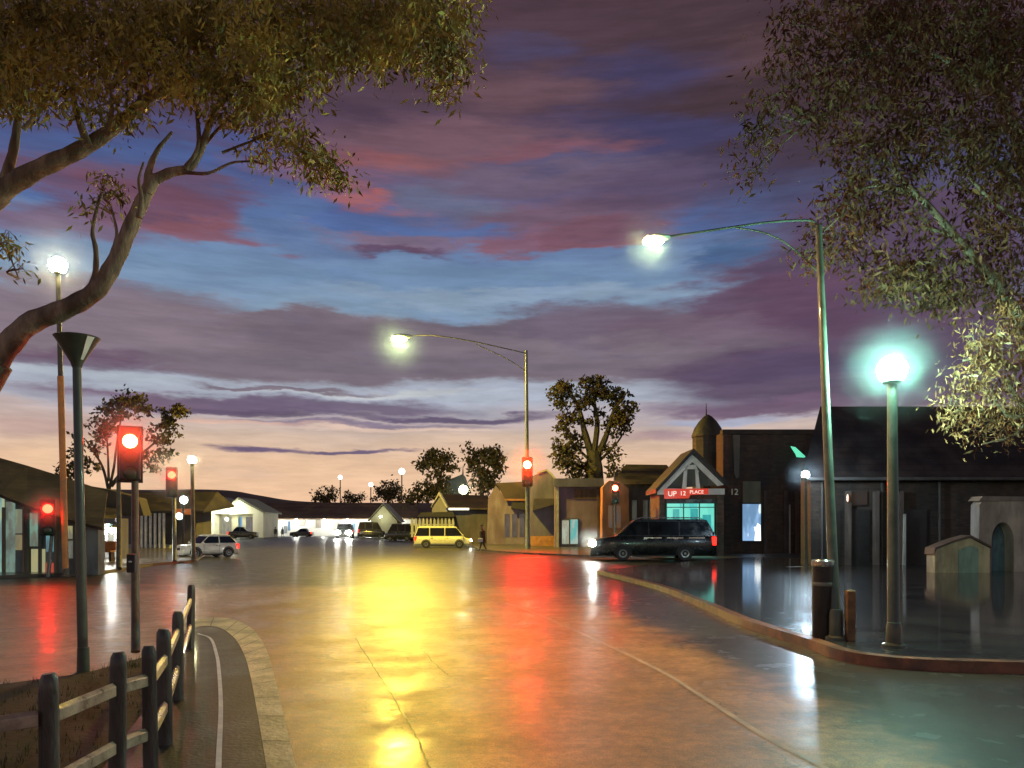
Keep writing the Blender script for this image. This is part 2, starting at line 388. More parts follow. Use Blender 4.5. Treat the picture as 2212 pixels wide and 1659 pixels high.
def slab_joints(m, sc_=1.0):
    nt = m.node_tree; g = NG(nt); b = nt.nodes['Principled BSDF']; geo = g.n('ShaderNodeNewGeometry')
    br = g.n('ShaderNodeTexBrick'); g.put(br.inputs['Vector'], geo.outputs['Position']); br.inputs['Scale'].default_value = sc_
    br.inputs['Mortar Size'].default_value = .012; br.inputs['Brick Width'].default_value = .9; br.inputs['Row Height'].default_value = .6
    br.inputs['Color1'].default_value = (1.15, 1.12, 1.08, 1); br.inputs['Color2'].default_value = (.75, .76, .78, 1); br.inputs['Mortar'].default_value = (.3, .3, .3, 1)
    old = b.inputs['Base Color'].links[0].from_socket
    g.put(b.inputs['Base Color'], g.mix(1.0, old, br.outputs['Color'], 'MULTIPLY'))
slab_joints(M['rpath']); slab_joints(M['path'], 1.3)
# ------------------------------------------------------------------ the ground, roads, pavements
g0 = MB(); g0.add([(-1200, -60, -.012), (1200, -60, -.012), (1200, 1800, -.012), (-1200, 1800, -.012)], [(0, 1, 2, 3)])
struct(g0.build('ground', M['ground']), 'dark ground reaching to the horizon')
g0 = MB(); nx, ny = 40, 60
for j in range(ny + 1):
    for i in range(nx + 1): g0.v.append((-60 + 120 * i / nx, -8 + 163 * j / ny, 0))
g0.f = [(j * (nx + 1) + i, j * (nx + 1) + i + 1, (j + 1) * (nx + 1) + i + 1, (j + 1) * (nx + 1) + i) for j in range(ny) for i in range(nx)]; g0.mi = [0] * len(g0.f)
struct(g0.build('road', M['road']), 'wet road and junction, brown concrete near, dark asphalt beyond')

# left island: kerb, dark path with a white line, muddy verge
kz = .12
outer = [(700, 1900), (640, 1659), (612, 1540), (590, 1450), (574, 1400), (545, 1358), (502, 1337), (455, 1334), (405, 1342), (372, 1362)]
inner = [(612, 1900), (576, 1659), (556, 1540), (541, 1460), (528, 1415), (508, 1380), (480, 1358), (450, 1352), (420, 1356), (392, 1372)]
O = smoothpath([G(x, y, kz) for x, y in outer], 6); I = smoothpath([G(x, y, kz) for x, y in inner], 6)
left_edge = [G(x, y, kz) for x, y in [(345, 1400), (300, 1420), (180, 1452), (0, 1475), (-260, 1500)]]
k = MB(); n = len(O)
k.add([(p.x, p.y, kz) for p in O] + [(p.x, p.y, kz) for p in I] + [(p.x, p.y, -.005) for p in O] , [(i, i + 1, n + i + 1, n + i) for i in range(n - 1)] + [(2 * n + i, 2 * n + i + 1, i + 1, i) for i in range(n - 1)])
struct(k.build('kerb', M['kerb']), 'pale stone kerb curving round the island')
pathL = [(100, 2000), (190, 1720), (262, 1600), (320, 1520), (352, 1450), (372, 1400), (388, 1378)]
PL = smoothpath([G(x, y, kz) for x, y in pathL], 6)
poly = [(p.x, p.y) for p in I] + [(p.x, p.y) for p in reversed(PL)]
sheet('path', poly, kz - .004, M['path'])
vp = [(p.x, p.y) for p in PL] + [(p.x, p.y) for p in left_edge] + [(-9, 7), (-9, 1.5), (-3.4, 1.5)]
sheet('verge', vp, kz - .012, M['verge'], -.005)
w = MB(); ribbon(w, smoothpath([G(x, y, kz) for x, y in [(470, 1900), (472, 1659), (477, 1526), (473, 1450), (468, 1415), (455, 1380), (428, 1369)]], 8), .035, kz + .003)
struct(w.build('path_line', M['line']), 'thin white line along the dark path')
# edge line, joints, and white strips that paint in wet glints
w = MB(); ribbon(w, smoothpath([G(x, y) for x, y in [(1014, 1281), (1132, 1316), (1286, 1382), (1423, 1448), (1502, 1496), (1649, 1589), (1781, 1659), (2100, 1830)]], 8), .075, .004, .05)
struct(w.build('road_line_and_glint', M['paleline']), 'worn pale edge line crossing the wet road')
w = MB()  # white strips laid as painted reflections of the wet ground
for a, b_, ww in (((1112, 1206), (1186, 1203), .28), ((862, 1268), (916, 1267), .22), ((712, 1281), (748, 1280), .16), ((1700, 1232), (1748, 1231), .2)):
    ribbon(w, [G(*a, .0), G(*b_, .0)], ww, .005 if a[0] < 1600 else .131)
struct(w.build('road_line_and_glint', M['line']), 'short white strips standing for wet glints on junction and pavement')
w = MB()
for pts in [[(768, 1378), (800, 1430), (831, 1477), (880, 1560), (915, 1624), (940, 1700)], [(739, 1411), (860, 1404), (1000, 1396), (1084, 1389)], [(915, 1407), (940, 1435), (967, 1459)], [(786, 1540), (830, 1535), (864, 1532)]]:
    q = smoothpath([G(x, y) for x, y in pts], 10)
    q = [Vector((p.x + rnd.uniform(-.008, .008), p.y + rnd.uniform(-.02, .02), 0)) for p in q]
    ribbon(w, q, .014, .004)
struct(w.build('road_joint', M['joint']), 'thin tar joints between concrete slabs of the lane')
# right pavement with a brick coloured kerb
rk = [(1300, 1232), (1429, 1262), (1530, 1298), (1626, 1336), (1766, 1378), (1831, 1400), (1900, 1412), (2010, 1420), (2240, 1426), (2700, 1436)]
RK = smoothpath([G(x, y, .13) for x, y in rk], 6)
rp = [(p.x, p.y) for p in RK] + [(30, 14), (30, 24), (20, 27), (12, 40), (5.2, 31)]
sheet('pavement', rp, .126, M['rpath'])
k = MB(); n = len(RK); wk = .17
off = []
for i, p in enumerate(RK):
    t = (RK[min(i + 1, n - 1)] - RK[max(i - 1, 0)]).normalized(); off.append(p + Vector((t.y, -t.x, 0)).normalized() * wk)
k.add([(p.x, p.y, .13) for p in RK] + [(p.x, p.y, .13) for p in off] + [(p.x, p.y, -.005) for p in off],
      [(i, i + 1, n + i + 1, n + i) for i in range(n - 1)] + [(n + i, n + i + 1, 2 * n + i + 1, 2 * n + i) for i in range(n - 1)])
struct(k.build('brick_kerb', M['rkerb']), 'red brown kerb of the right hand pavement')
# far pavements
def strip(name, pts, z=.1, m=None):
    sheet(name, [(G(x, y).x, G(x, y).y) for x, y in pts], z, m or M['rpath'], -.005)
strip('far_pavement', [(-900, 1300), (-300, 1262), (0, 1250), (210, 1241), (330, 1222), (425, 1214), (455, 1190), (380, 1180), (-300, 1190), (-1200, 1230)], .1, mat('pavement_left', (.07, .06, .045), .45, var=.4, scale=.8, coat=.3))
strip('far_pavement', [(1040, 1190), (1130, 1197), (1300, 1204), (1560, 1213), (2000, 1240), (1900, 1200), (1560, 1186), (1000, 1176)], .1, mat('pavement_right', (.06, .055, .05), .45, var=.4, scale=.8, coat=.3))
# hills behind the town
hp = [(-2200, 1050), (-600, 1020), (-200, 1040), (60, 1052), (300, 1058), (420, 1057), (500, 1060), (560, 1070), (640, 1082), (760, 1086), (900, 1086), (1000, 1088), (1400, 1092), (2200, 1080), (4200, 1080)]
hs = smoothpath([Vector((X(x, 330), Z(y, 330), 0)) for x, y in hp], 10)
h = MB(); n = len(hs); rows = [(0, 225, -.3), (.55, 265, 0), (.85, 295, 0), (1, 330, 0), (.5, 420, 0), (0, 520, -.5)]
for (kf, y, dz) in rows:
    for p in hs: h.v.append((p.x * (y / 330 if y < 330 else 1), y, p.y * kf * (1 + (.04 * math.sin(p.x * .13 + y) if 0 < kf < 1 else 0)) + dz))
h.f = [(j * n + i, j * n + i + 1, (j + 1) * n + i + 1, (j + 1) * n + i) for j in range(len(rows) - 1) for i in range(n - 1)]; h.mi = [0] * len(h.f)
struct(h.build('hill', mat('dark_hillside', (.17, .11, .055), .9, var=.4, scale=.06, c2=(.10, .07, .04)), smooth=True), 'long dark brown wooded ridge behind the town')

# ------------------------------------------------------------------ mist lit round each lamp
def mist(c, r, dens, what, tint=(.9, .95, 1)):
    bm = bmesh.new(); bmesh.ops.create_icosphere(bm, subdivisions=3, radius=r)
    me = bpy.data.meshes.new('mist'); bm.to_mesh(me); bm.free()
    m = bpy.data.materials.new('drizzle'); m.use_nodes = True; nt = m.node_tree; nt.nodes.clear(); g = NG(nt)
    v = g.n('ShaderNodeVolumePrincipled'); tcm = g.n('ShaderNodeTexCoord'); ln = g.v('LENGTH', g.v('MULTIPLY', tcm.outputs['Object'], (1 / r, 1 / r, 1 / r)))
    g.put(v.inputs['Density'], g.m('MULTIPLY', g.m('POWER', g.m('MAXIMUM', g.m('SUBTRACT', 1.0, ln), 0.0), 1.3), dens)); v.inputs['Color'].default_value = (*tint, 1)
    o = g.n('ShaderNodeOutputMaterial'); g.put(o.inputs['Volume'], v.outputs[0])
    me.materials.append(m)
    ob = bpy.data.objects.new('mist', me); COL.objects.link(ob); ob.location = c
    tag(ob, 'soft drizzle glowing around ' + what, 'mist', kind='stuff', group='drizzle lit around the lamps')

# ------------------------------------------------------------------ street lamps
LG = 'street lamps'
def mast_lamp(base, top, arm, brace, head, r, label, es, col, hr, misting, pm):
    t = thing('street_lamp', label, 'street lamp', base, group=LG)
    MB().tube([base, (Vector(base) + Vector(top)) / 2, top], [r, r * .8, r * .6], 14).build('pole', pm, t, smooth=True)
    MB().lathe([(r * 1.9, 0), (r * 1.9, .04), (r * 1.25, .06), (r * 1.2, .35), (r, .4)], base, 14).build('base_collar', pm, t, smooth=True)
    MB().tube(smoothpath(arm, 5), r * .24, 8).build('arm', pm, t, smooth=True)
    MB().tube(smoothpath(brace, 5), r * .18, 8).build('brace', pm, t, smooth=True)
    h = Vector(head)
    MB().ball(h + Vector((hr * .55, 0, hr * .42)), hr * 1.35, 14, 8, sq=(1.25, .75, .32)).build('lamp_head', M['galv'], t, smooth=True)
    MB().ball(h, hr, 12, 7, sq=(1.25, .9, .55)).build('lens', lampmat('lens_glow', col, es), t, smooth=True)
    mist(h, *misting)
    return t
d = GD(1187)
mast_lamp(P(1140, 1187, d), P(1137, 757, d), [P(1136, 763, d), P(1070, 748, d), P(1008, 735, d), P(929, 724, d), P(880, 727, d)], [P(1138, 803, d), P(1100, 778, d), P(1060, 758, d), P(1028, 744, d)],
          P(862, 732, d), .17, 'tall thin mast lamp with a long arm reaching out over the junction', 6000, (1, .71, .08), .42, (2.8, .020, 'the lamp over the junction', (.14, .25, 1)), M['galv'])
d = GD(1380)
mast_lamp(G(1806, 1382, .126), P(1768, 488, d), [P(1766, 492, d), P(1748, 476, d), P(1660, 480, d), P(1574, 492, d), P(1500, 503, d), P(1436, 512, d)], [P(1769, 590, d), P(1740, 560, d), P(1690, 520, d), P(1640, 500, d), P(1590, 492, d)],
          P(1411, 521, d), .073, 'tall leaning green grey lamp post beside the black bin', 2150, (1, .60, .27), .115, (.62, .04, 'the lamp on the leaning post', (.4, .8, 1)), M['greenpole'])
def post_lamp(base, top, r, label, es, col, hr, misting, pm, head='lantern', lit_part=None, group=LG):
    t = thing('street_lamp', label, 'street lamp', base, group=group)
    base = Vector(base); top = Vector(top)
    MB().tube([base, (base + top) / 2, top], [r, r * .9, r * .8], 12).build('pole', pm, t, smooth=True)
    if lit_part:
        q = base.lerp(top, lit_part); MB().tube([base + Vector((0, 0, .01)), q], r * 1.12, 12).build('pole_lit_part', M['orangeglow'], t, smooth=True, label='lower half of the pole, coloured orange for lamp light')  # overlay on the lower pole, orange lamp light as its colour
    if r > .05:
        MB().lathe([(r * 1.8, 0), (r * 1.8, .03), (r * 1.2, .05), (r * 1.15, .25), (r, .3)], base, 12).build('base_collar', pm, t, smooth=True)
    if head == 'lantern':
        MB().lathe([(r * .9, -.02), (r * 1.5, 0), (hr * .9, hr * .15)], top, 14).build('lamp_cup', pm, t, smooth=True)
        MB().ball(top + Vector((0, 0, hr * 1.0)), hr, 12, 8, sq=(1, 1, .85)).build('lens', lampmat('lens_glow', col, es), t, smooth=True)
        MB().lathe([(hr * 1.0, hr * 1.72), (hr * .6, hr * 1.9), (hr * .12, hr * 2.0)], top, 14).build('lamp_cap', pm, t, smooth=True)
        c = top + Vector((0, 0, hr))
    else:
        MB().ball(top + Vector((0, 0, hr * .9)), hr, 12, 8).build('lens', lampmat('lens_glow', col, es), t, smooth=True)
        MB().lathe([(r * .9, -.02), (r * 1.6, 0), (r * 1.6, hr * .12)], top, 12).build('lamp_cup', pm, t, smooth=True)
        c = top + Vector((0, 0, hr * .9))
    if misting: mist(c, *misting)
    return t
d = GD(1397)
post_lamp(G(1931, 1397, .126), P(1927, 826, d), .078, 'short lamp post with a brilliant pale green lantern', 700, (.42, 1, .76), .19, (.85, .05, 'the pale green lantern'), M['greenpole'], 'globe')
d = 25.7
post_lamp(Vector((X(142, d), d, 0)), P(125, 590, d), .09, 'tall left lamp post, lit orange below and grey above, behind the branch', 300, (1, .88, .50), .27, (1.9, .035, 'the tall left lamp'), M['brownpole'], 'globe', lit_part=.66)
d = GD(1211)
post_lamp(G(418, 1211, .1), P(415, 1002, d), .10, 'slim lamp post standing before the front of the white hatchback', 160, (1, .93, .5), .20, (1.3, .03, 'the lamp above the white hatchback'), M['brownpole'], 'globe')
d = 29
post_lamp(Vector((X(1741, d), d, .126)), P(1740, 1032, d), .065, 'lamp post with bluish white globe before the dark hall', 1100, (.62, .84, 1), .13, (.85, .02, 'the bluish globe lamp'), M['greenpole'], 'globe')
d = 92
post_lamp(Vector((X(1002, d), d, 0)), P(1001, 1066, d), .12, 'round yellow white lamp in front of the low brown roof', 70, (1, .95, .5), .50, (3.0, .015, 'the round yellow white lamp'), M['galv'], 'globe')
for px, py, d, hr, lb in [(735, 1035, 190, .5, 'tiny distant lamp at the left of three above the ridge'), (801, 1051, 185, .5, 'tiny distant lamp in the middle of three above the ridge'), (868, 1024, 160, .62, 'brightest of the three distant lamps, above the white gable')]:
    t = post_lamp(Vector((X(px, d), d, 0)), P(px, py, d), .14, lb, 9, (1, .97, .85), hr, None, M['darkbark'], 'globe')
d = 50
t = thing('twin_globe_lamp', 'low post with two small bluish white globes near the white hatchback', 'street lamp', Vector((X(396, d), d, 0)), group=LG)
MB().tube([Vector((X(396, d), d, 0)), P(396, 1088, d)], .06, 10).build('pole', M['black'], t, smooth=True)
MB().tube([P(396, 1122, d), P(386, 1124, d), P(386, 1120, d)], .03, 8).build('arm', M['black'], t, smooth=True)
for px, py, r in [(397, 1080, .24), (387, 1115, .2)]:
    MB().ball(P(px, py, d), r, 10, 7).build('lens', lampmat('lens_glow', (.75, .9, 1), 30), t, smooth=True)
mist(P(394, 1084, d), 1.3, .03, 'the twin globes')
# unlit uplighter, left foreground
d = GD(1452)
b = G(180, 1458, .0); t = thing('uplight_post', 'unlit grey post with a funnel shaped top under the branch', 'street lamp', b)
top = P(166, 790, d)
MB().tube([b, (b + top) / 2, top], [.054, .049, .045], 14).build('pole', M['greenpole'], t, smooth=True)
MB().lathe([(.10, 0), (.10, .02), (.065, .04), (.06, .3)], b, 14).build('base_collar', M['greenpole'], t, smooth=True)
MB().lathe([(.05, -.02), (.065, .03), (.13, .14), (.20, .26), (.238, .315), (.225, .32), (.10, .16)], top, 18).build('funnel', M['greenpole'], t, smooth=True)
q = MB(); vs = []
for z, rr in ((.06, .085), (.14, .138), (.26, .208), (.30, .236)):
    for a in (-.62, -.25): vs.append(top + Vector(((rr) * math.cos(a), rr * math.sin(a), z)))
q.add(vs, [(0, 1, 3, 2), (2, 3, 5, 4), (4, 5, 7, 6)]).build('highlight_strip', mat('white_highlight', (.85, .88, .85), .3, var=.1), t, label='pale strip standing for a highlight on the funnel')  # added strip, the funnel's highlight as white colour
MB().lathe([(.17, .265), (.17, .29)], top, 18).build('glass_disc', M['dimlight'], t, smooth=True)

# ------------------------------------------------------------------ traffic signals
SG = 'traffic signals at the junction'
def signal(base, lens_c, s, pr, label, es, misting, pm, board=True, face=0.0, rc=(1, .05, .015)):
    """lens_c: world centre of the red lens; s: lens radius"""
    base = Vector(base); c = Vector(lens_c); t = thing('traffic_signal', label, 'traffic signal', base, group=SG)
    H = s * 7.9; W = s * 2.9; zt = c.z + s * 2.1; zb = zt - H
    MB().tube([base, base.lerp(Vector((c.x, c.y + s * 1.5, zb)), .5), Vector((c.x + face * s, c.y + s * 1.5, zb + .02))], [pr * 1.1, pr, pr * .9], 12).build('pole', pm, t, smooth=True)
    rot = Matrix.Translation(c) @ Matrix.Rotation(-math.atan2(c.x, c.y), 4, 'Z') @ Matrix.Translation(-c)
    def turned(mb): mb.v = [tuple(rot @ Vector(q)) for q in mb.v]; return mb
    turned(MB().box(c.x - W / 2, c.x + W / 2, c.y - .001, c.y + s * 2.4, zb, zt)).build('housing', M['black'], t, bevel=s * .3)
    if board: turned(MB().box(c.x - W * .60, c.x + W * .60, c.y + s * 1.1, c.y + s * 1.25, zb - s * .3, zt + s * .3)).build('backing_board', M['black'], t, bevel=s * .05)
    for i, (nm, m) in enumerate([('red_lens', lampmat('red_glow', rc, es)), ('amber_lens', mat('amber_glass', (.12, .06, .01), .2, var=.1)), ('green_lens', mat('green_glass', (.01, .06, .03), .2, var=.1))]):
        z = c.z - i * s * 2.35
        turned(MB().ball((c.x, c.y - s * .02, z), s, 14, 8, sq=(1, .3, 1))).build(nm, m, t, smooth=True)
        v = MB(); N = 14; vs = []
        for kk in range(N + 1):
            a = math.radians(-10 + 200 * kk / N)
            for rr in (1.18, 1.08):
                for yy in (0, -.28): vs.append((c.x + s * rr * math.cos(a), c.y + s * yy, z + s * rr * math.sin(a)))
        fs = []
        for kk in range(N):
            a = 4 * kk; e = 4 * (kk + 1)
            fs += [(a, a + 1, e + 1, e), (a + 2, e + 2, e + 3, a + 3), (a + 1, a + 3, e + 3, e + 1)]
        turned(v.add(vs, fs)).build('visor', M['black'], t)
    if s < .1:
        MB().box(base.x - .05, base.x + .05, base.y - .13, base.y - .04, base.z + .95, base.z + 1.17).build('push_button_box', M['black'], t, bevel=.012)
        MB().ball((base.x, base.y - .13, base.z + 1.08), .022, 8, 6).build('push_button', M['chrome'], t, smooth=True)
    if misting: mist(c + Vector((0, -s, 0)), *misting)
    return t
d = GD(1405)
signal(G(293, 1408, .12), P(281, 953, d), .088, .048, 'nearest red traffic signal, rising behind the rail fence', 330, (.60, .8, 'the nearest red signal'), M['brownpole'])
d = GD(1213)
signal(G(377, 1213, .1), P(371, 1026, d), .18, .09, 'red traffic signal left of the slim yellow white lamp', 120, (1.3, .5, 'the signal near the white hatchback'), M['galv'], False, rc=(1, .006, .002))
d = 25.4
signal(Vector((X(104, d), d, 0)), P(103, 1099, d), .15, .06, 'red signal in front of the teal shopfront', 200, (.8, .5, 'the signal by the teal shopfront'), M['galv'], False, rc=(1, .003, .001))
d = GD(1187) - 1.2
signal(Vector((X(1141, d), d, .1)), P(1139, 1004, d), .27, .12, 'red signal below the tall thin mast lamp', 2000, (2.0, .12, 'the signal below the mast lamp'), M['galv'], False, rc=(1, .012, .004))
d = 46
signal(Vector((X(1329, d), d, .1)), P(1329, 1054, d), .16, .06, 'small red signal against the orange lit block', 200, (1.0, .16, 'the small red signal'), M['galv'], False, rc=(1, .03, .01))
d = GD(1228)
bp = G(257, 1228, .1); t = MB().tube([bp, P(257, 1110, d), P(256, 1032, d)], [.10, .09, .08], 10).build('bare_post', M['brownpole'], off=bp, smooth=True); t.location = bp
tag(t, 'bare brown post standing just left of the nearest signal pole', 'post')

# ------------------------------------------------------------------ bin, post, fence
b = G(1777, 1378, .126); t = thing('litter_bin', 'black cylindrical bin with a pale rim beside the leaning lamp post', 'bin', b)
MB().lathe([(.125, 0), (.135, .03), (.135, .96)], b, 20).build('body', M['black'], t, smooth=True)
MB().lathe([(.14, .96), (.15, .98), (.15, 1.03), (.13, 1.05), (.10, 1.03)], b, 20).build('rim', M['chrome'], t, smooth=True)
MB().lathe([(.137, .70), (.14, .71), (.14, .74), (.137, .75)], b, 20).build('band', M['galv'], t, smooth=True)
b = G(1836, 1384, .126); o = MB().box(-.055, .055, -.055, .055, 0, .66).build('timber_post', mat('brown_timber', (.20, .11, .045), .6, var=.4, scale=6, bump=.4), bevel=.015); o.location = b
tag(o, 'short brown timber post right of the leaning lamp post', 'post')
fp = [(-60, 1800), (106, 1459), (253, 1411), (326, 1395), (357, 1361), (383, 1315), (411, 1263)]
FB = []
for px, ty in fp:
    d = F * (EYE - .9) / (ty - HZ) if ty < 1700 else 3.3
    FB.append(Vector((X(px, d) if ty < 1700 else -2.62, d, .108)))
t = thing('rail_fence', 'low dark timber fence with two rails paled to stand for highlights on the island', 'fence', FB[1])
for i, p in enumerate(FB):
    s = .043 + .006 * rnd.random(); hx = rnd.uniform(-.02, .02); N = 12; rr = [1 + rnd.uniform(-.10, .10) for _ in range(N)]; mb = MB(); vs = []
    lean = (rnd.uniform(-.02, .02), rnd.uniform(-.02, .02)); prof = [(1.04, -.1), (1.0, .02), (1.02, .3), (.97, .55), (.98, .70), (.9, .76), (.62, .785)]
    for q, z in prof:
        for kk in range(N):
            a = 2 * math.pi * kk / N; e = q * rr[kk] * (1 + rnd.uniform(-.02, .02)); zz = z + (hx + .003 * math.sin(a + i) if z > .6 else 0)
            vs.append(p + Vector((s * e * math.cos(a) + lean[0] * z, s * e * math.sin(a) + lean[1] * z, zz)))
    fs = [(r_ * N + kk, r_ * N + (kk + 1) % N, (r_ + 1) * N + (kk + 1) % N, (r_ + 1) * N + kk) for r_ in range(len(prof) - 1) for kk in range(N)] + [tuple(range((len(prof) - 1) * N, len(prof) * N))]
    mb.add(vs, fs).build('post', M['darkwood'], t, smooth=True)
for zz, thick in ((.60, .075), (.28, .075)):
    for i in range(len(FB) - 1):
        a, c = FB[i], FB[i + 1]; dr = (c - a).normalized(); sd = Vector((dr.y, -dr.x, 0)) * 1.0
        a2 = a + dr * .05 + Vector((0, 0, zz)); c2 = c - dr * .05 + Vector((0, 0, zz)); q = MB()
        hw = .022
        vs = []
        for e in (a2, c2):
            for u, v in ((-hw, -thick / 2), (hw, -thick / 2), (hw, thick / 2 - .02), (0, thick / 2), (-hw, thick / 2 - .02)): vs.append(e + sd * u + Vector((0, 0, v)))
        q.add(vs, [(0, 1, 6, 5), (1, 2, 7, 6), (2, 3, 8, 7), (3, 4, 9, 8), (4, 0, 5, 9), (4, 3, 2, 1, 0), (5, 6, 7, 8, 9)]).build('rail', M['rail'], t, bevel=.004)
# grass tufts on the verge
pv = [(p[0], p[1]) for p in vp]
def inside(x, y, poly):
    c = False; j = len(poly) - 1
    for i in range(len(poly)):
        if (poly[i][1] > y) != (poly[j][1] > y) and x < (poly[j][0] - poly[i][0]) * (y - poly[i][1]) / (poly[j][1] - poly[i][1]) + poly[i][0]: c = not c
        j = i
    return c
gb = MB(); cnt = 0
while cnt < 1500:
    x, y = rnd.uniform(-8, -1.4), rnd.uniform(2.4, 10.5)
    if not inside(x, y, pv) or rnd.random() > .25 + .75 * (.5 + .5 * math.sin(x * 3.1 + 1.7 * math.sin(y * 2.3))): continue
    cnt += 1
    for _ in range(5):
        a = rnd.uniform(0, 6.28); hh = rnd.uniform(.02, .075); ox, oy = rnd.gauss(0, .02), rnd.gauss(0, .02); w_ = .003
        bx_, by_ = math.cos(a) * hh * .5, math.sin(a) * hh * .5
        gb.add([(x + ox - math.sin(a) * w_, y + oy + math.cos(a) * w_, .106), (x + ox + math.sin(a) * w_, y + oy - math.cos(a) * w_, .106), (x + ox + bx_, y + oy + by_, .106 + hh)], [(0, 1, 2)])
tag(gb.build('grass', mat('dark_grass', (.07, .075, .02), .7, var=.5, scale=4, spec=.2)), 'short dark grass growing on the muddy verge', None, kind='stuff')
# joints between the kerb stones
def kerb_joints(pa, pb, step, z, m_):
    mb = MB(); acc = 0
    for i in range(1, len(pa)):
        acc += (pa[i] - pa[i - 1]).length
        if acc >= step:
            acc = 0; a = Vector((pa[i].x, pa[i].y, 0)); b = Vector((pb[i].x, pb[i].y, 0)); ribbon(mb, [a, b], .012, z)
    return mb
struct(kerb_joints(smoothpath(O, 12), smoothpath(I, 12), .75, kz + .002, None).build('kerb_joint', M['joint']), 'dark joints between the pale kerb stones')
struct(kerb_joints(smoothpath(RK, 12), smoothpath(off, 12), .75, .132, None).build('kerb_joint', M['joint']), 'dark joints between the red brown kerb stones')

# ------------------------------------------------------------------ trees
def leaves(pts, nrm_size, m, name, parent, droop=.6, aspect=.28):
    """pts: Nx3 centres; each leaf a kite of its own direction"""
    N = len(pts); off = np.array(parent.location)
    dirs = nrs.normal(size=(N, 3)); dirs /= np.linalg.norm(dirs, axis=1)[:, None]
    dirs[:, 2] -= droop * 1.6; dirs /= np.linalg.norm(dirs, axis=1)[:, None]
    sd = np.cross(dirs, nrs.normal(size=(N, 3))); sd /= np.linalg.norm(sd, axis=1)[:, None]
    ln = nrm_size * nrs.uniform(.4, 1.6, (N, 1)); wd = ln * aspect * .5
    a = pts - off; V = np.empty((N, 4, 3))
    V[:, 0] = a; V[:, 1] = a + dirs * ln * .45 + sd * wd; V[:, 2] = a + dirs * ln; V[:, 3] = a + dirs * ln * .45 - sd * wd
    me = bpy.data.meshes.new(name); me.vertices.add(4 * N); me.vertices.foreach_set('co', V.reshape(-1))
    me.loops.add(4 * N); me.loops.foreach_set('vertex_index', np.arange(4 * N, dtype=np.int32))
    me.polygons.add(N); me.polygons.foreach_set('loop_start', np.arange(0, 4 * N, 4, dtype=np.int32))
    me.update(calc_edges=True); me.validate()
    me.materials.append(m)
    ob = bpy.data.objects.new(name, me); COL.objects.link(ob); ob.parent = parent; return ob
def cloudpts(clusters, d, dj, n_per=1.0, clump=.35):
    """clusters: (px, py, rx, ry, count); grouped into twig-sized clumps"""
    out = []
    for (cx, cy, rx, ry, cnt) in clusters:
        nt = max(3, int(cnt / 26)); per = max(4, int(cnt * n_per / nt))
        for _ in range(nt):
            r = math.sqrt(nrs.uniform(0, 1)) * nrs.uniform(.8, 1.08); th = nrs.uniform(0, 2 * math.pi)
            x = cx + rx * r * math.cos(th); y = cy + ry * r * math.sin(th); dd = d + nrs.uniform(-dj, dj)
            c = P(x, y, dd); rs = clump * nrs.uniform(.5, 1.2)
            q = nrs.normal(size=(per, 3)) * np.array([rs * .55, rs * .55, rs * .38]) + np.array(c); out.append(q)
    return np.concatenate(out)
def limb(mb, pts, d, w0, w1, dj=0.0, n=9):
    q = smoothpath([P(x, y, d + (dj * i)) for i, (x, y) in enumerate(pts)], 5); N = len(q)
    mb.tube(q, [(w0 + (w1 - w0) * (i / (N - 1)) ** .8) * d / F / 2 * (1 + .06 * math.sin(i * 1.9)) for i in range(N)], n)

def twigs(mb, clusters, d, r0, per=5):
    base = [Vector(q) for q in mb.v][::5]
    for (cx, cy, rx, ry, cnt) in clusters:
        if cy < -20: continue
        c = P(cx, cy, d + rnd.uniform(-.4, .4)); near = min(base, key=lambda q: (q - c).length); L_ = (c - near).length
        if L_ < .05 or L_ > 3.5: continue
        mid = (near + c) / 2 + Vector((rnd.gauss(0, .08), rnd.gauss(0, .08), -.06 * L_))
        main = smoothpath([near, mid, c], 4); mb.tube(main, [r0 * (1 - .6 * i / (len(main) - 1)) for i in range(len(main))], 6)
        for k in range(per + int(cnt / 350)):
            st = main[rnd.randint(3, len(main) - 1)]; a = rnd.uniform(0, 6.28); q = math.sqrt(rnd.random())
            e = P(cx + rx * q * math.cos(a), cy + ry * q * math.sin(a), d + rnd.uniform(-.7, .7)); m_ = (st + e) / 2 + Vector((rnd.gauss(0, .05), rnd.gauss(0, .05), rnd.gauss(.05, .05)))
            mb.tube(smoothpath([st, m_, e], 3), [r0 * .38 * (1 - .11 * i) for i in range(7)], 5)
# big gum tree reaching in from the left
D0 = 8.6
t = thing('gum_tree', 'big gum tree reaching in over the top left, with pale lit limbs', 'tree', Vector((X(-420, D0), D0, 0)))
tr = MB()
tr.tube(smoothpath([(X(-420, D0), D0, -.05), P(-400, 1300, D0), P(-330, 1080, D0), P(-200, 960, D0), P(-60, 860, D0), P(0, 785, D0)], 5), [.32 - .185 * i / 25 for i in range(26)], 14)
limb(tr, [(-40, 836), (0, 770), (60, 702), (140, 668), (205, 630), (245, 572), (280, 495), (312, 425), (335, 385)], D0, 56, 26, n=14)
limb(tr, [(330, 390), (370, 372), (410, 362), (436, 318), (455, 262), (478, 218), (500, 185), (540, 140)], D0, 24, 8)
tr.tube(smoothpath([P(-330, 1080, D0), P(-260, 760, D0 + .2), P(-120, 520, D0 + .2), P(0, 415, D0 + .2)], 5), [.22 - .085 * i / 15 for i in range(16)], 12)
limb(tr, [(-20, 428), (70, 372), (160, 330), (225, 292), (285, 243), (330, 205), (400, 160), (450, 100)], D0 + .2, 48, 12, n=12)
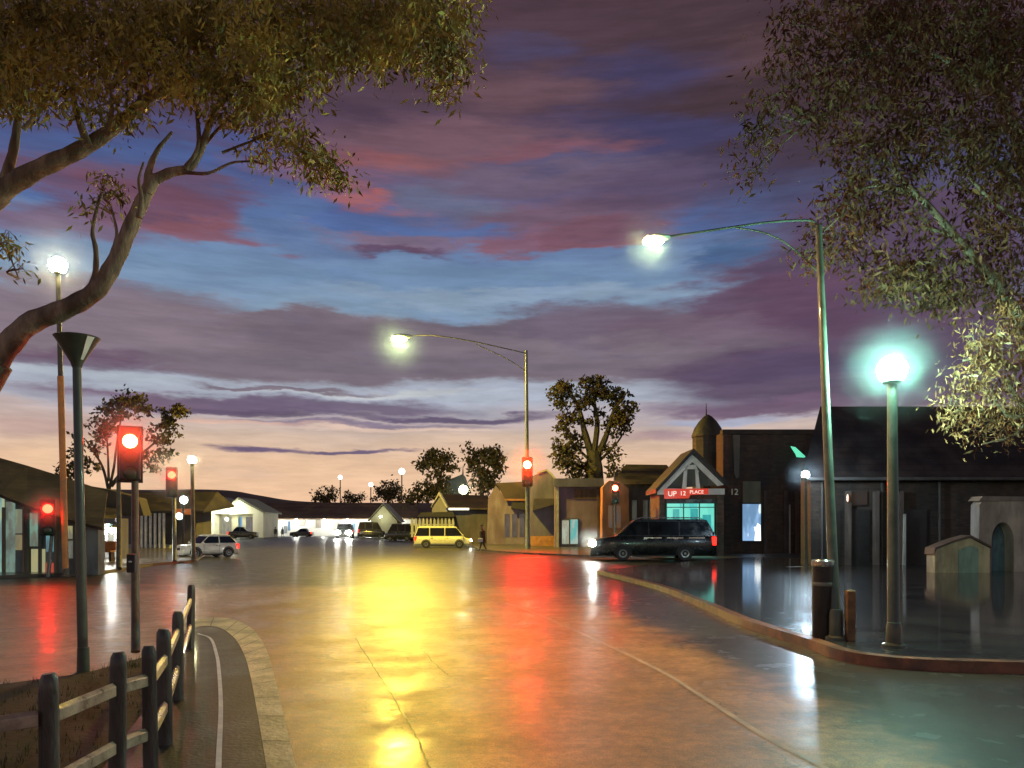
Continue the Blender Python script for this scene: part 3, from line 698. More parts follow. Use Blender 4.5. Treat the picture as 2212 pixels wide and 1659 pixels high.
for pts, a, b2 in [([(183, 646), (205, 596), (207, 540), (200, 500), (212, 440), (225, 400)], 16, 5), ([(232, 590), (245, 540), (252, 500), (238, 440)], 13, 4), ([(318, 420), (322, 370), (340, 325), (372, 285)], 22, 6),
                   ([(400, 366), (428, 320), (426, 250), (416, 190)], 14, 6), ([(395, 372), (450, 374), (500, 352), (545, 348)], 9, 4), ([(480, 330), (530, 310), (580, 290), (610, 262)], 6, 4), ([(0, 412), (24, 345), (36, 280), (42, 220), (30, 140)], 26, 10),
                   ([(50, 280), (75, 250), (95, 215)], 12, 5), ([(190, 316), (172, 262), (160, 220), (150, 150)], 20, 8), ([(230, 290), (242, 240), (238, 180)], 14, 6), ([(300, 232), (304, 190), (300, 130)], 14, 6),
                   ([(500, 185), (600, 170), (640, 120), (700, 90), (760, 50)], 8, 5), ([(436, 318), (500, 250), (560, 215), (640, 190), (720, 140)], 8, 4), ([(545, 300), (610, 280), (680, 300), (720, 350)], 6, 3),
                   ([(300, 470), (306, 430), (300, 390), (310, 350)], 14, 4), ([(760, 50), (840, 60), (900, 90), (950, 150)], 6, 3), ([(-40, 520), (10, 530), (24, 560), (40, 600)], 6, 3)]:
    limb(tr, pts, D0 + rnd.uniform(-.25, .25), a, b2)
cl = [(60, 60, 160, 90, 3200), (240, 90, 170, 100, 3400), (420, 90, 160, 110, 3200), (560, 130, 120, 90, 2200), (520, 210, 80, 50, 900), (680, 70, 120, 70, 1800), (800, 60, 110, 60, 1500), (920, 50, 90, 60, 1500), (960, 120, 50, 60, 700), (850, 120, 70, 40, 600), (690, 150, 60, 40, 300),
      (100, 190, 110, 60, 1200), (250, 220, 60, 50, 500), (20, 160, 50, 90, 900), (380, 190, 70, 40, 500), (600, 190, 60, 40, 400),
      (610, 290, 45, 22, 240), (655, 325, 44, 26, 380), (700, 362, 36, 20, 300), (735, 385, 16, 12, 80), (575, 335, 36, 16, 140), (240, 410, 26, 34, 150), (200, 440, 16, 24, 40), (18, 525, 30, 14, 90), (50, 580, 14, 8, 20), (690, 215, 30, 30, 60), (960, 190, 22, 36, 160), (300, 10, 400, 60, 2500), (750, 0, 300, 40, 2200)]
twigs(tr, cl, D0, .016)
tr.build('trunk', M['bark'], t, smooth=True)
leaves(cloudpts(cl, D0, .9, 1.35, .24), .085, M['leafO'], 'crown', t)
# dark tree on the right
D1 = 13.0
t = thing('tall_tree', 'tall dark drooping tree filling the top right corner', 'tree', Vector((X(2480, D1), D1, 0)))
tr = MB()
tr.tube(smoothpath([(X(2480, D1), D1, -.05), P(2440, 1100, D1), P(2330, 860, D1), P(2230, 720, D1), P(2172, 650, D1)], 5), [.30 - .20 * i / 20 for i in range(21)], 12)
limb(tr, [(2185, 680), (2165, 640), (2140, 590), (2092, 540), (2050, 507), (1995, 490)], D1, 28, 8)
tr.tube(smoothpath([P(2440, 1100, D1), P(2380, 760, D1 + .5), P(2260, 560, D1 + .6), P(2200, 300, D1 + .6), P(2100, 60, D1 + .6)], 5), [.22 - .15 * i / 20 for i in range(21)], 10)
for pts, a, b2 in [([(2150, 610), (2080, 530), (2010, 450), (1960, 400), (1900, 330)], 24, 8), ([(2220, 420), (2120, 330), (2000, 260), (1880, 230), (1760, 250)], 18, 5), ([(2140, 200), (2020, 120), (1900, 110), (1780, 150)], 16, 5), ([(2240, 500), (2150, 440), (2090, 380)], 14, 5), ([(1980, 420), (1900, 400), (1830, 420)], 10, 4), ([(2050, 507), (2000, 560), (1960, 600)], 8, 4)]:
    limb(tr, pts, D1 + rnd.uniform(-.2, .4), a, b2)
cl = [(2050, 60, 240, 110, 6200), (2160, 220, 110, 160, 3600), (1830, 60, 170, 90, 2200), (1900, 190, 150, 70, 1800), (1740, 170, 120, 70, 650), (1690, 250, 90, 50, 420), (1650, 300, 70, 40, 160), (1620, 380, 60, 30, 90), (2050, 300, 130, 80, 1700), (1890, 320, 110, 60, 1000), (1800, 260, 80, 50, 400),
      (2150, 420, 90, 110, 2000), (1880, 410, 90, 40, 900), (1860, 470, 60, 36, 550), (1835, 535, 60, 22, 460), (1780, 500, 26, 80, 260), (1745, 560, 30, 50, 130), (1960, 590, 100, 50, 1500), (2030, 630, 60, 32, 700), (1900, 620, 40, 36, 260), (2100, 560, 60, 60, 500), (2180, 600, 60, 90, 1000), (1990, 480, 50, 40, 260), (1950, 400, 70, 60, 420)]
twigs(tr, cl, D1 + .3, .020)
tr.build('trunk', M['bark'], t, smooth=True)
leaves(cloudpts(cl, D1 + .3, 1.2, 1.05, .40), .12, M['leafD'], 'crown', t)
# low tree lit by the green lantern
D2 = 11.6
t = thing('low_tree', 'low ragged tree with leaves lit gold beside the pale green lantern', 'tree', Vector((X(2420, D2), D2, 0)))
tr = MB()
tr.tube(smoothpath([(X(2420, D2), D2, -.05), P(2390, 1150, D2), P(2310, 960, D2), P(2240, 890, D2)], 5), [.16 - .09 * i / 15 for i in range(16)], 10)
for pts, a, b2 in [([(2260, 905), (2215, 880), (2190, 850), (2175, 815)], 16, 10), ([(2250, 900), (2190, 900), (2150, 870), (2112, 835)], 12, 7), ([(2200, 800), (2160, 780), (2120, 770), (2080, 780)], 12, 5), ([(2230, 860), (2210, 780), (2200, 700), (2190, 660)], 12, 5), ([(2240, 880), (2190, 940), (2120, 960)], 8, 4)]:
    limb(tr, pts, D2 + rnd.uniform(-.2, .2), a, b2)
cl = [(2160, 740, 60, 60, 1000), (2190, 680, 36, 40, 500), (2110, 790, 60, 46, 700), (2160, 820, 60, 50, 700), (2080, 860, 56, 44, 600), (2050, 880, 34, 36, 240), (2190, 900, 60, 60, 600), (2130, 930, 60, 40, 380), (2095, 720, 26, 40, 120), (2240, 800, 60, 120, 1000)]
twigs(tr, cl, D2, .014)
tr.build('trunk', M['bark'], t, smooth=True)
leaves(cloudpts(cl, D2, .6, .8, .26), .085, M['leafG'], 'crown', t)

def mid_tree(label, d, trunk, limbs, blobs, size, m, bm_=None, clump=.6, dj=1.5, group='trees among the houses', name='tree'):
    x0 = trunk[0][0]; t = thing(name, label, 'tree', Vector((X(x0, d), d, 0)), group=group)
    tr = MB(); w0 = trunk[0][2]
    tr.tube([(X(x0, d), d, -.05)] + [P(a, b, d) for a, b, _ in trunk], [w0 * d / F / 2] + [w * d / F / 2 for *_, w in trunk], 8)
    for pts, a, b2 in limbs: limb(tr, pts, d, a, b2, n=6)
    tr.build('trunk', bm_ or M['darkbark'], t, smooth=True)
    leaves(cloudpts(blobs, d, dj, 1.0, clump), size, m, 'crown', t, droop=.1, aspect=.55)
    return t
mid_tree('tallest mid distance tree, many stemmed with rounded tufts, behind the flat roofed shop', 72, [(1284, 1060, 44), (1284, 1010, 36), (1282, 975, 26)],
         [([(1280, 990), (1262, 930), (1250, 880), (1228, 840)], 20, 4), ([(1282, 985), (1290, 920), (1284, 870), (1280, 825)], 16, 4), ([(1288, 990), (1310, 940), (1325, 890), (1352, 850)], 18, 4), ([(1280, 1000), (1240, 960), (1222, 930)], 8, 3), ([(1290, 1000), (1330, 960), (1350, 930)], 8, 3)],
         [(1215, 845, 22, 20, 520), (1205, 870, 14, 14, 200), (1280, 828, 30, 16, 520), (1262, 858, 30, 22, 620), (1315, 850, 24, 16, 420), (1345, 880, 24, 34, 760), (1335, 920, 26, 24, 520), (1222, 915, 24, 24, 380), (1232, 955, 32, 26, 520), (1222, 990, 36, 26, 620), (1252, 1015, 40, 20, 620), (1320, 985, 24, 30, 260), (1290, 900, 26, 30, 200), (1330, 1010, 20, 20, 160), (1250, 890, 20, 24, 160)], .34, M['leafM'], clump=.5)
mid_tree('ragged tree left of the blue steep roof', 100, [(948, 1090, 9), (948, 1040, 7)], [([(948, 1050), (940, 1015), (930, 990)], 5, 2), ([(948, 1045), (958, 1010), (972, 985)], 5, 2)],
         [(948, 985, 34, 16, 620), (930, 1005, 26, 14, 420), (965, 1003, 22, 16, 420), (942, 1040, 26, 24, 620), (920, 1062, 28, 22, 620), (955, 1066, 24, 20, 420), (894, 1074, 22, 12, 300)], .42, M['leafM'], clump=.7)
mid_tree('upright tree between the blue steep roof and the brown gable', 100, [(1040, 1090, 10), (1042, 1030, 8)], [([(1042, 1040), (1030, 1000), (1018, 970)], 6, 2), ([(1042, 1040), (1048, 990), (1044, 960)], 5, 2), ([(1044, 1035), (1060, 1000), (1075, 985)], 5, 2)],
         [(1026, 985, 18, 22, 340), (1062, 985, 28, 22, 720), (1072, 1008, 20, 18, 420), (1030, 1010, 22, 16, 420), (1044, 1030, 24, 18, 520), (1050, 1052, 30, 14, 520), (1012, 972, 6, 22, 60)], .42, M['leafM'], clump=.7)
mid_tree('rounded tree beside the brightest distant lamp', 172, [(838, 1100, 5), (838, 1065, 5)], [], [(838, 1058, 28, 18, 900), (828, 1072, 24, 12, 400), (858, 1074, 22, 10, 320)], .55, M['leafM'], clump=1.0, dj=2.5)
mid_tree('small bushy tree at the left end of the ridge trees', 172, [(703, 1100, 5), (703, 1072, 4)], [], [(704, 1070, 24, 14, 600), (690, 1078, 18, 8, 200), (722, 1060, 10, 10, 120)], .55, M['leafM'], clump=1.0, dj=2.5)
mid_tree('lowest bushy tree on the ridge, between two distant lamps', 172, [(764, 1100, 4), (764, 1078, 4)], [], [(764, 1076, 20, 8, 360), (778, 1070, 6, 8, 60), (752, 1070, 8, 8, 80)], .55, M['leafM'], clump=1.0, dj=2.5)
# open tree behind the near left signal
d = 62
t = mid_tree('open forked tree behind the nearest red signal', d, [(232, 1140, 14), (233, 1080, 11), (235, 1050, 9)], [([(235, 1060), (222, 1010), (205, 980), (185, 950)], 7, 3), ([(235, 1060), (246, 1010), (252, 960), (262, 900)], 7, 3), ([(240, 1050), (280, 1000), (330, 960), (380, 905)], 9, 3), ([(235, 1040), (232, 960), (225, 900)], 6, 2)],
         [(275, 862, 34, 16, 420), (262, 885, 40, 22, 520), (232, 910, 30, 30, 460), (210, 940, 22, 40, 360), (375, 890, 32, 16, 380), (368, 920, 22, 26, 380), (352, 960, 22, 30, 300), (330, 1000, 26, 20, 200), (165, 960, 14, 30, 160), (150, 1010, 24, 26, 360), (205, 1000, 20, 30, 200), (300, 960, 40, 40, 300), (300, 890, 30, 20, 160)], .30, M['leafM'], clump=.42, dj=1.2)

# ------------------------------------------------------------------ buildings
wm = lambda n, c, v=.35, s=1.2, c2=None, st=(1, 1, .35), r=.75, brick=0.0: mat(n, c, r, var=v, scale=s, bump=.15, bscale=9, c2=c2, stretch=st, brick=brick)
roofm = mat('dark_roof', (.042, .034, .028), .6, var=.4, scale=1.4, bump=.3, c2=(.024, .022, .02), bands=.22)
roofb = mat('brown_roof', (.050, .032, .028), .6, var=.35, scale=1.0, bump=.3, c2=(.03, .025, .024))
def bpart(t, name, d, poly, dep0, dep1, m, **k):
    return MB().prism(pp(d, poly), dep0, dep1).build(name, m, t, **k)
def rect(x0, y0, x1, y1): return [(x0, y1), (x1, y1), (x1, y0), (x0, y0)]

# teal shopfront, left edge
d = 26.6; t = thing('shop_building', 'shop with a teal panelled front and sloping dark roof at the left edge', 'building', Vector((X(60, d), d, .1)))
bpart(t, 'wall', d, [(-420, 1242), (212, 1242), (212, 1136), (120, 1120), (-60, 1046), (-420, 980)], d, d + .45, wm('grey_teal_wall', (.18, .22, .22), .3, 1.5, c2=(.10, .12, .12)))
dd = d - .25
q = MB(); a = pp(dd, [(-440, 940), (0, 1068), (60, 1092), (140, 1120), (222, 1140)]); bck = [(X(x, d + 2.6), Z(y, d + 2.6)) for x, y in [(-520, 860), (-60, 972), (60, 1006), (150, 1034), (232, 1062)]]
vs = [(x, dd, z) for x, z in a] + [(x, d + 2.6, z) for x, z in bck] + [(x, dd, z - .10) for x, z in a] + [(x, d + 2.6, z - .10) for x, z in bck]
n = 5; q.add(vs, [(i, i + 1, n + i + 1, n + i) for i in range(4)] + [(2 * n + i, 3 * n + i, 3 * n + i + 1, 2 * n + i + 1) for i in range(4)] + [(i, 2 * n + i, 2 * n + i + 1, i + 1) for i in range(4)] + [(n + i, n + i + 1, 3 * n + i + 1, 3 * n + i) for i in range(4)] + [(0, n, 3 * n, 2 * n), (n - 1, 3 * n - 1, 4 * n - 1, 2 * n - 1)])
q.build('roof', mat('mossy_roof', (.046, .036, .028), .75, var=.5, scale=1.2, bump=.4, c2=(.022, .018, .016), bands=.14), t)
tealA = litpane('teal_glass', (.18, .36, .31), (.12, .20, .20), 1.1, 2.2, cc=(.30, .36, .22))
for (x0, y0, x1, y1, m, nm) in [(-60, 1066, 10, 1236, tealA, 'window'), (14, 1084, 33, 1240, litpane('pale_teal', (.22, .34, .28), (.14, .17, .14), .7, 3), 'window'), (35, 1100, 52, 1152, litpane('green_pane', (.25, .33, .2), (.2, .22, .16), .7, 3), 'window'),
                               (35, 1155, 52, 1188, litpane('ochre_pane', (.30, .24, .11), (.22, .2, .12), .8, 3), 'window'), (66, 1108, 86, 1180, litpane('mint_pane', (.20, .40, .30), (.16, .18, .14), .75, 3), 'window'), (69, 1186, 98, 1240, litpane('yellow_door', (.42, .38, .18), (.36, .36, .20), .9, 2), 'door'),
                               (101, 1138, 116, 1192, litpane('blue_door', (.12, .30, .33), (.10, .16, .18), .8, 3), 'window'), (99, 1216, 120, 1238, litpane('red_panel', (.5, .07, .05), (.36, .09, .04), .8, 3), 'panel'), (148, 1136, 157, 1164, litpane('cream_pane', (.38, .36, .16), (.2, .2, .14), .8, 4), 'window'), (146, 1168, 160, 1206, litpane('grey_pane', (.2, .22, .18), (.14, .15, .12), .7, 4), 'window')]:
    w = bpart(t, nm, d, rect(x0, y0, x1, y1), d - .045, d + .02, m)
for x in (12, 56, 62, 90, 124, 165):
    bpart(t, 'column', d, rect(x - 2.5, 1120 if x > 100 else 1096, x + 2.5, 1242), d - .14, d - .002, wm('column_paint%d' % x, (.10, .11, .095) if x % 4 else (.18, .15, .11)))
# ochre roofed house behind it
d = 38; t = thing('house', 'house with an ochre lean-to roof between the orange pole and the bare post', 'building', Vector((X(220, d), d, .1)), group='houses on the left side')
bpart(t, 'wall', d, rect(120, 1120, 262, 1206), d, d + .7, wm('mauve_grey_wall', (.22, .21, .22), .3, 1.2, c2=(.13, .13, .14)))
q = MB(); a = pp(d - .5, [(100, 1122), (262, 1142)]); bck = pp(d + 2, [(96, 1078), (250, 1098)])
q.add([(a[0][0], d - .5, a[0][1]), (a[1][0], d - .5, a[1][1]), (bck[1][0], d + 2, bck[1][1]), (bck[0][0], d + 2, bck[0][1]), (a[0][0], d - .5, a[0][1] - .08), (a[1][0], d - .5, a[1][1] - .08), (bck[1][0], d + 2, bck[1][1] - .08), (bck[0][0], d + 2, bck[0][1] - .08)], [(0, 1, 2, 3), (4, 7, 6, 5), (0, 4, 5, 1), (1, 5, 6, 2), (2, 6, 7, 3), (3, 7, 4, 0)])
q.build('roof', mat('ochre_roof', (.20, .135, .045), .7, var=.4, scale=1.2, c2=(.10, .075, .03)), t)
q = MB(); q.prism(pp(d, [(60, 1112), (262, 1112), (250, 1072), (180, 1052), (40, 1030)]), d + 2.3, d + 3.2); q.build('upper_roof', mat('brown_green_roof', (.05, .04, .03), .8, var=.5, scale=.8, c2=(.04, .035, .025)), t)
bpart(t, 'awning', d, [(198, 1143), (248, 1143), (252, 1131), (204, 1129)], d - 1.1, d - .02, mat('black_green_awning', (.012, .022, .022), .5, var=.3))
bpart(t, 'window', d, rect(206, 1148, 226, 1190), d - .04, d + .01, litpane('pale_shop_window', (.40, .46, .36), (.34, .34, .26), .9, 3), label='lit pale shop window under the awning')
bpart(t, 'window', d, rect(234, 1150, 246, 1196), d - .04, d + .01, litpane('pale_door', (.34, .36, .26), (.26, .26, .2), .8, 3))
for px, py in ((223, 1150), (242, 1147)):
    MB().ball(P(px, py, d - .7), .11, 10, 7).build('wall_or_added_lamp', lampmat('shop_lamp', (1, .98, .85), 500), t, smooth=True)
b = Vector((X(214, 35.2), 35.2, .1)); t = thing('bench', 'long rust coloured bench in front of the lit pale shop window', 'bench', b)
rust = mat('rust_orange', (.36, .13, .035), .6, var=.3, scale=3)
hw = 30 * 35.2 / F
MB().box(b.x - hw, b.x + hw, 35.0, 35.45, .5, .58).build('seat', rust, t, bevel=.02)
MB().box(b.x - hw, b.x + hw, 35.42, 35.50, .58, 1.0).build('backrest', rust, t, bevel=.02)
for s in (-.9, .9): MB().box(b.x + hw * s - .05, b.x + hw * s + .05, 35.05, 35.4, .1, .5).build('leg', M['black'], t)
# colonnade shop with dark long roof
d = 60; t = thing('colonnade_house', 'long grey house with white veranda posts under a dark roof', 'building', Vector((X(350, d), d, 0)), group='houses on the left side')
bpart(t, 'wall', d, rect(262, 1094, 424, 1190), d, d + 3, wm('dusky_wall', (.11, .10, .12), .35, .8, c2=(.075, .065, .055)))
q = MB(); e = d - 1.2
a = [(X(255, e), e, Z(1105, e)), (X(440, e), e, Z(1103, e)), (X(506, d + 5), d + 5, Z(1092, d + 5)), (X(470, d + 3), d + 3, Z(1062, d + 3)), (X(280, d + 3), d + 3, Z(1064, d + 3)), (X(230, d + 5), d + 5, Z(1100, d + 5))]
q.add(a + [(x, y, z - .15) for x, y, z in a], [(0, 1, 3, 4), (1, 2, 3), (0, 4, 5), (3, 2, 5, 4), (6, 10, 9, 7), (7, 9, 8), (6, 11, 10), (9, 10, 11, 8)] + [(0, 6, 7, 1), (1, 7, 8, 2), (5, 11, 6, 0), (2, 8, 11, 5)])
q.build('roof', roofm, t)
for i, x in enumerate((306, 315, 325, 335, 345, 354)):
    MB().tube([(X(x, e + .2), e + .2, 0), P(x, 1105, e + .2)], .11, 8).build('column', mat('white_post', (.55, .55, .5), .5, var=.2) if i == 0 else bpy.data.materials['white_post'], t, smooth=True)
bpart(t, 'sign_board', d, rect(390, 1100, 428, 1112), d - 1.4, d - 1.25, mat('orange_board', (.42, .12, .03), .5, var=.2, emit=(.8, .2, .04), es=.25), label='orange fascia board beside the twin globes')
bpart(t, 'plinth', d, rect(280, 1176, 372, 1186), d - .5, d - .01, mat('pale_plinth', (.3, .3, .28), .6))
# cream house
d = 128; t = thing('cream_house', 'bright cream house with twin gables and a dark veranda opening', 'building', Vector((X(495, d), d, 0)))
cream = wm('cream_render', (.84, .84, .66), .12, .4)
bpart(t, 'wall', d, [(424, 1161), (463, 1161), (463, 1110), (546, 1110), (546, 1161), (569, 1161), (569, 1108), (516, 1080), (496, 1094), (478, 1086), (456, 1077), (424, 1106)], d, d + 8, cream)
bpart(t, 'veranda_wall', d, rect(463, 1110, 546, 1161), d + 2.2, d + 2.4, wm('veranda_shade', (.42, .40, .28), .3, .5))
for (x0, x1, m) in ((467, 490, litpane('veranda_pane', (.34, .34, .24), (.26, .25, .2), .8)), (494, 510, bpy.data.materials['veranda_shade']), (505, 513, litpane('blue_poster', (.16, .36, .6), (.2, .4, .6), .9)), (522, 544, litpane('dull_pane', (.2, .2, .2), (.16, .15, .14), .7))):
    bpart(t, 'window', d, rect(x0, 1116, x1, 1156), d + 2.05, d + 2.19, m)
q = MB(); a = pp(d, [(420, 1107), (456, 1074), (484, 1086), (497, 1094), (516, 1077), (574, 1109)])
vs = [(x, d - .4, z) for x, z in a] + [(x, d + 9, z) for x, z in a] + [(x, d - .4, z + .2) for x, z in a] + [(x, d + 9, z + .2) for x, z in a]; n = 6
q.add(vs, sum([[(i, i + 1, n + i + 1, n + i), (2 * n + i, 3 * n + i, 3 * n + i + 1, 2 * n + i + 1), (i, 2 * n + i, 2 * n + i + 1, i + 1), (n + i, n + i + 1, 3 * n + i + 1, 3 * n + i)] for i in range(5)], []) + [(0, n, 3 * n, 2 * n), (5, 2 * n + 5, 3 * n + 5, n + 5)])
q.build('roof', mat('pale_green_roof', (.30, .32, .22), .6, var=.2, scale=.5), t)
MB().ball(P(500, 1106, d - 1.0), .3, 8, 6).build('wall_or_added_lamp', lampmat('added_house_lamp', (1, 1, .8), 260), t, smooth=True)  # added lamps in front, placed to brighten the cream wall
MB().ball(P(440, 1120, d - 3.0), .3, 8, 6).build('wall_or_added_lamp', lampmat('added_house_lamp', (1, 1, .8), 160), t, smooth=True)
# long low white shops
d = 150; t = thing('long_shop_row', 'long low shop row with a white lit front and brown roof', 'building', Vector((X(700, d), d, 0)))
bpart(t, 'wall', d, rect(556, 1119, 900, 1160), d, d + 10, wm('white_render', (.80, .80, .74), .12, .3))
q = MB(); e = d - .6
a = [(X(540, e), e, Z(1120, e)), (X(905, e), e, Z(1119, e)), (X(900, d + 10), d + 10, Z(1086, d + 10)), (X(550, d + 10), d + 10, Z(1086, d + 10))]
q.add(a + [(x, y, z - .25) for x, y, z in a], [(0, 1, 2, 3), (4, 7, 6, 5), (0, 4, 5, 1), (1, 5, 6, 2), (2, 6, 7, 3), (3, 7, 4, 0)]); q.build('roof', mat('long_brown_roof', (.17, .11, .06), .8, var=.35, scale=.3, bands=.7, c2=(.12, .08, .05)), t)
for x0, y0, x1, y1, c in [(572, 1134, 578, 1154, (.12, .24, .42)), (584, 1122, 590, 1140, (.4, .38, .34)), (613, 1136, 620, 1152, (.25, .28, .3)), (622, 1126, 627, 1146, (.14, .26, .42)), (646, 1122, 660, 1136, (.42, .38, .32)), (682, 1122, 694, 1140, (.36, .32, .26)), (720, 1128, 734, 1152, (.5, .5, .42)), (757, 1130, 768, 1150, (.2, .36, .5)), (800, 1128, 812, 1154, (.4, .42, .4)), (840, 1124, 856, 1150, (.46, .46, .4))]:
    bpart(t, 'window', d, rect(x0, y0, x1, y1), d - .08, d + .02, wm('shop_pane', c, .2, 1))
for x in (585, 640, 700, 750, 800, 850):
    MB().ball(P(x, 1124, d - 2.2), .22, 8, 6).build('added_lamp', lampmat('added_shop_lamp', (1, 1, .92), 260), t, smooth=True)  # added lamps floating before the wall to light the white front
d = 140; t = thing('gabled_kiosk', 'small pale gabled shelter rising above the dark vans', 'building', Vector((X(830, d), d, 0)))
bpart(t, 'wall', d, [(800, 1160), (858, 1160), (858, 1126), (828, 1092), (800, 1122)], d, d + 6, wm('pale_gable', (.62, .62, .44), .15, .5))
q = MB(); a = pp(d, [(795, 1126), (828, 1089), (864, 1128)]); vs = [(x, yy, z + zz) for yy in (d - .4, d + 6.5) for zz in (0, .2) for x, z in a]
q.add(vs, [(0, 1, 4, 3), (1, 2, 5, 4), (6, 9, 10, 7), (7, 10, 11, 8), (3, 4, 10, 9), (4, 5, 11, 10), (0, 6, 7, 1), (1, 7, 8, 2), (0, 3, 9, 6), (2, 8, 11, 5)]); q.build('roof', mat('kiosk_roof', (.3, .31, .22), .6), t)
MB().ball(P(822, 1116, d - 2.0), .2, 8, 6).build('wall_or_added_lamp', lampmat('kiosk_lamp', (1, .98, .65), 90), t, smooth=True)

HG = 'houses behind the yellow van'
# small gabled house with brown roof
d = 80; t = thing('small_house', 'low house with a small pale gable and long brown roof, left of the person', 'building', Vector((X(1000, d), d, 0)), group=HG)
bpart(t, 'wall', d, rect(940, 1094, 1058, 1174), d, d + 3, wm('brown_grey_wall', (.11, .09, .10), .35, 1, c2=(.08, .08, .10)))
bpart(t, 'gable', d, [(936, 1116), (968, 1116), (968, 1096), (952, 1070), (937, 1094)], d - 1.5, d - .01, wm('gable_pale', (.26, .25, .28), .25, 1))
q = MB(); q.prism(pp(d, [(934, 1098), (937, 1092), (952, 1064), (970, 1096), (967, 1099), (952, 1071)]), d - 1.9, d + .5); q.build('barge_board', wm('pale_board', (.46, .44, .38), .2, 1), t)
q = MB(); a = [(X(955, d - .8), d - .8, Z(1096, d - .8)), (X(1062, d - .8), d - .8, Z(1098, d - .8)), (X(1054, d + 5), d + 5, Z(1070, d + 5)), (X(958, d + 5), d + 5, Z(1068, d + 5))]
q.add(a + [(x, y, z - .15) for x, y, z in a], [(0, 1, 2, 3), (4, 7, 6, 5), (0, 4, 5, 1), (1, 5, 6, 2), (2, 6, 7, 3), (3, 7, 4, 0)]); q.build('roof', roofb, t)
bpart(t, 'light_strip', d, rect(971, 1098, 1014, 1102), d - .9, d - .82, lampmat('strip_light', (1, .98, .8), 2.4))
bpart(t, 'awning', d, [(906, 1117), (986, 1117), (980, 1106), (914, 1108)], d - 1.9, d - .1, mat('black_awning', (.015, .014, .014), .5))
d = 76; t = thing('picket_fence', 'pale picket fence behind the yellow van', 'fence', Vector((X(935, d), d, 0)))
for x in range(888, 978, 8):
    bpart(t, 'picket', d, [(x, 1160), (x + 5, 1160), (x + 5, 1124), (x + 2.5, 1118), (x, 1124)], d, d + .05, wm('picket_paint', (.36, .37, .36), .3, 2) if x == 888 else bpy.data.materials['picket_paint'])
bpart(t, 'rail', d, rect(886, 1132, 978, 1135), d + .051, d + .12, bpy.data.materials['picket_paint'])
bpart(t, 'rail', d, rect(886, 1150, 978, 1153), d + .051, d + .12, bpy.data.materials['picket_paint'])
d = 110; t = thing('steep_roofed_house', 'house with a steep blue grey roof and finial behind the round yellow lamp', 'building', Vector((X(984, d), d, 0)), group=HG)
bpart(t, 'wall', d, rect(960, 1058, 1008, 1160), d, d + 6, wm('blue_grey_wall', (.15, .2, .22), .3, 1))
MB().prism(pp(d, [(956, 1062), (962, 1040), (1000, 1024), (1014, 1062)]), d - .3, d + 6).build('roof', mat('blue_slate', (.12, .19, .23), .6, var=.3, scale=.6), t)
MB().tube([P(1000, 1026, d + .5), P(1000, 1006, d + .5)], [.12, .02], 6).build('finial', M['black'], t)
# brown gable house
d = 72; t = thing('gabled_house', 'tall brown gable house behind the mast with the red signal', 'building', Vector((X(1100, d), d, 0)), group=HG)
bw = wm('brown_render', (.145, .10, .15), .35, .9, c2=(.19, .16, .22))
bpart(t, 'wall', d, [(1052, 1178), (1152, 1178), (1152, 1076), (1092, 1078), (1071, 1048), (1054, 1078)], d, d + 3, bw)
q = MB(); q.prism(pp(d, [(1092, 1080), (1072, 1044), (1152, 1040), (1156, 1076)]), d - .5, d + .4); q.build('roof', roofb, t)
bpart(t, 'awning', d, [(1104, 1098), (1150, 1104), (1150, 1086), (1106, 1086)], d - 1.0, d - .02, mat('dark_awning', (.025, .022, .024), .6))
bpart(t, 'eave_board', d, rect(1090, 1078, 1152, 1082), d - .56, d - .51, mat('orange_board_dim', (.30, .13, .06), .6))
for x in (1090, 1106, 1122): bpart(t, 'window', d, rect(x, 1110, x + 11, 1160), d - .04, d + .02, litpane('dusky_pane%d' % x, (.16, .13, .12), (.10, .08, .07), .5))
# parapet building
d = 66; t = thing('parapet_building', 'grey building with a curved parapet between brown gable and flat shop', 'building', Vector((X(1170, d), d, 0)), group=HG)
bpart(t, 'wall', d, [(1146, 1184), (1204, 1184), (1204, 1050), (1198, 1036), (1190, 1026), (1180, 1017), (1160, 1024), (1146, 1030)], d, d + 3, wm('grey_brown_render', (.14, .12, .18), .35, .9, c2=(.12, .11, .15)))
bpart(t, 'coping', d, [(1204, 1050), (1207, 1050), (1201, 1034), (1192, 1022), (1181, 1013), (1160, 1020), (1160, 1024), (1180, 1017), (1190, 1026), (1198, 1036)], d - .15, d + .5, wm('pale_coping', (.33, .32, .29), .3, 1))
bpart(t, 'awning', d, [(1150, 1104), (1196, 1090), (1198, 1078), (1152, 1078)], d - 1.2, d - .02, mat('grey_awning', (.05, .042, .04), .6))
bpart(t, 'plinth', d, rect(1146, 1158, 1202, 1184), d - .12, d - .001, mat('orange_plinth', (.36, .16, .05), .6, var=.3))
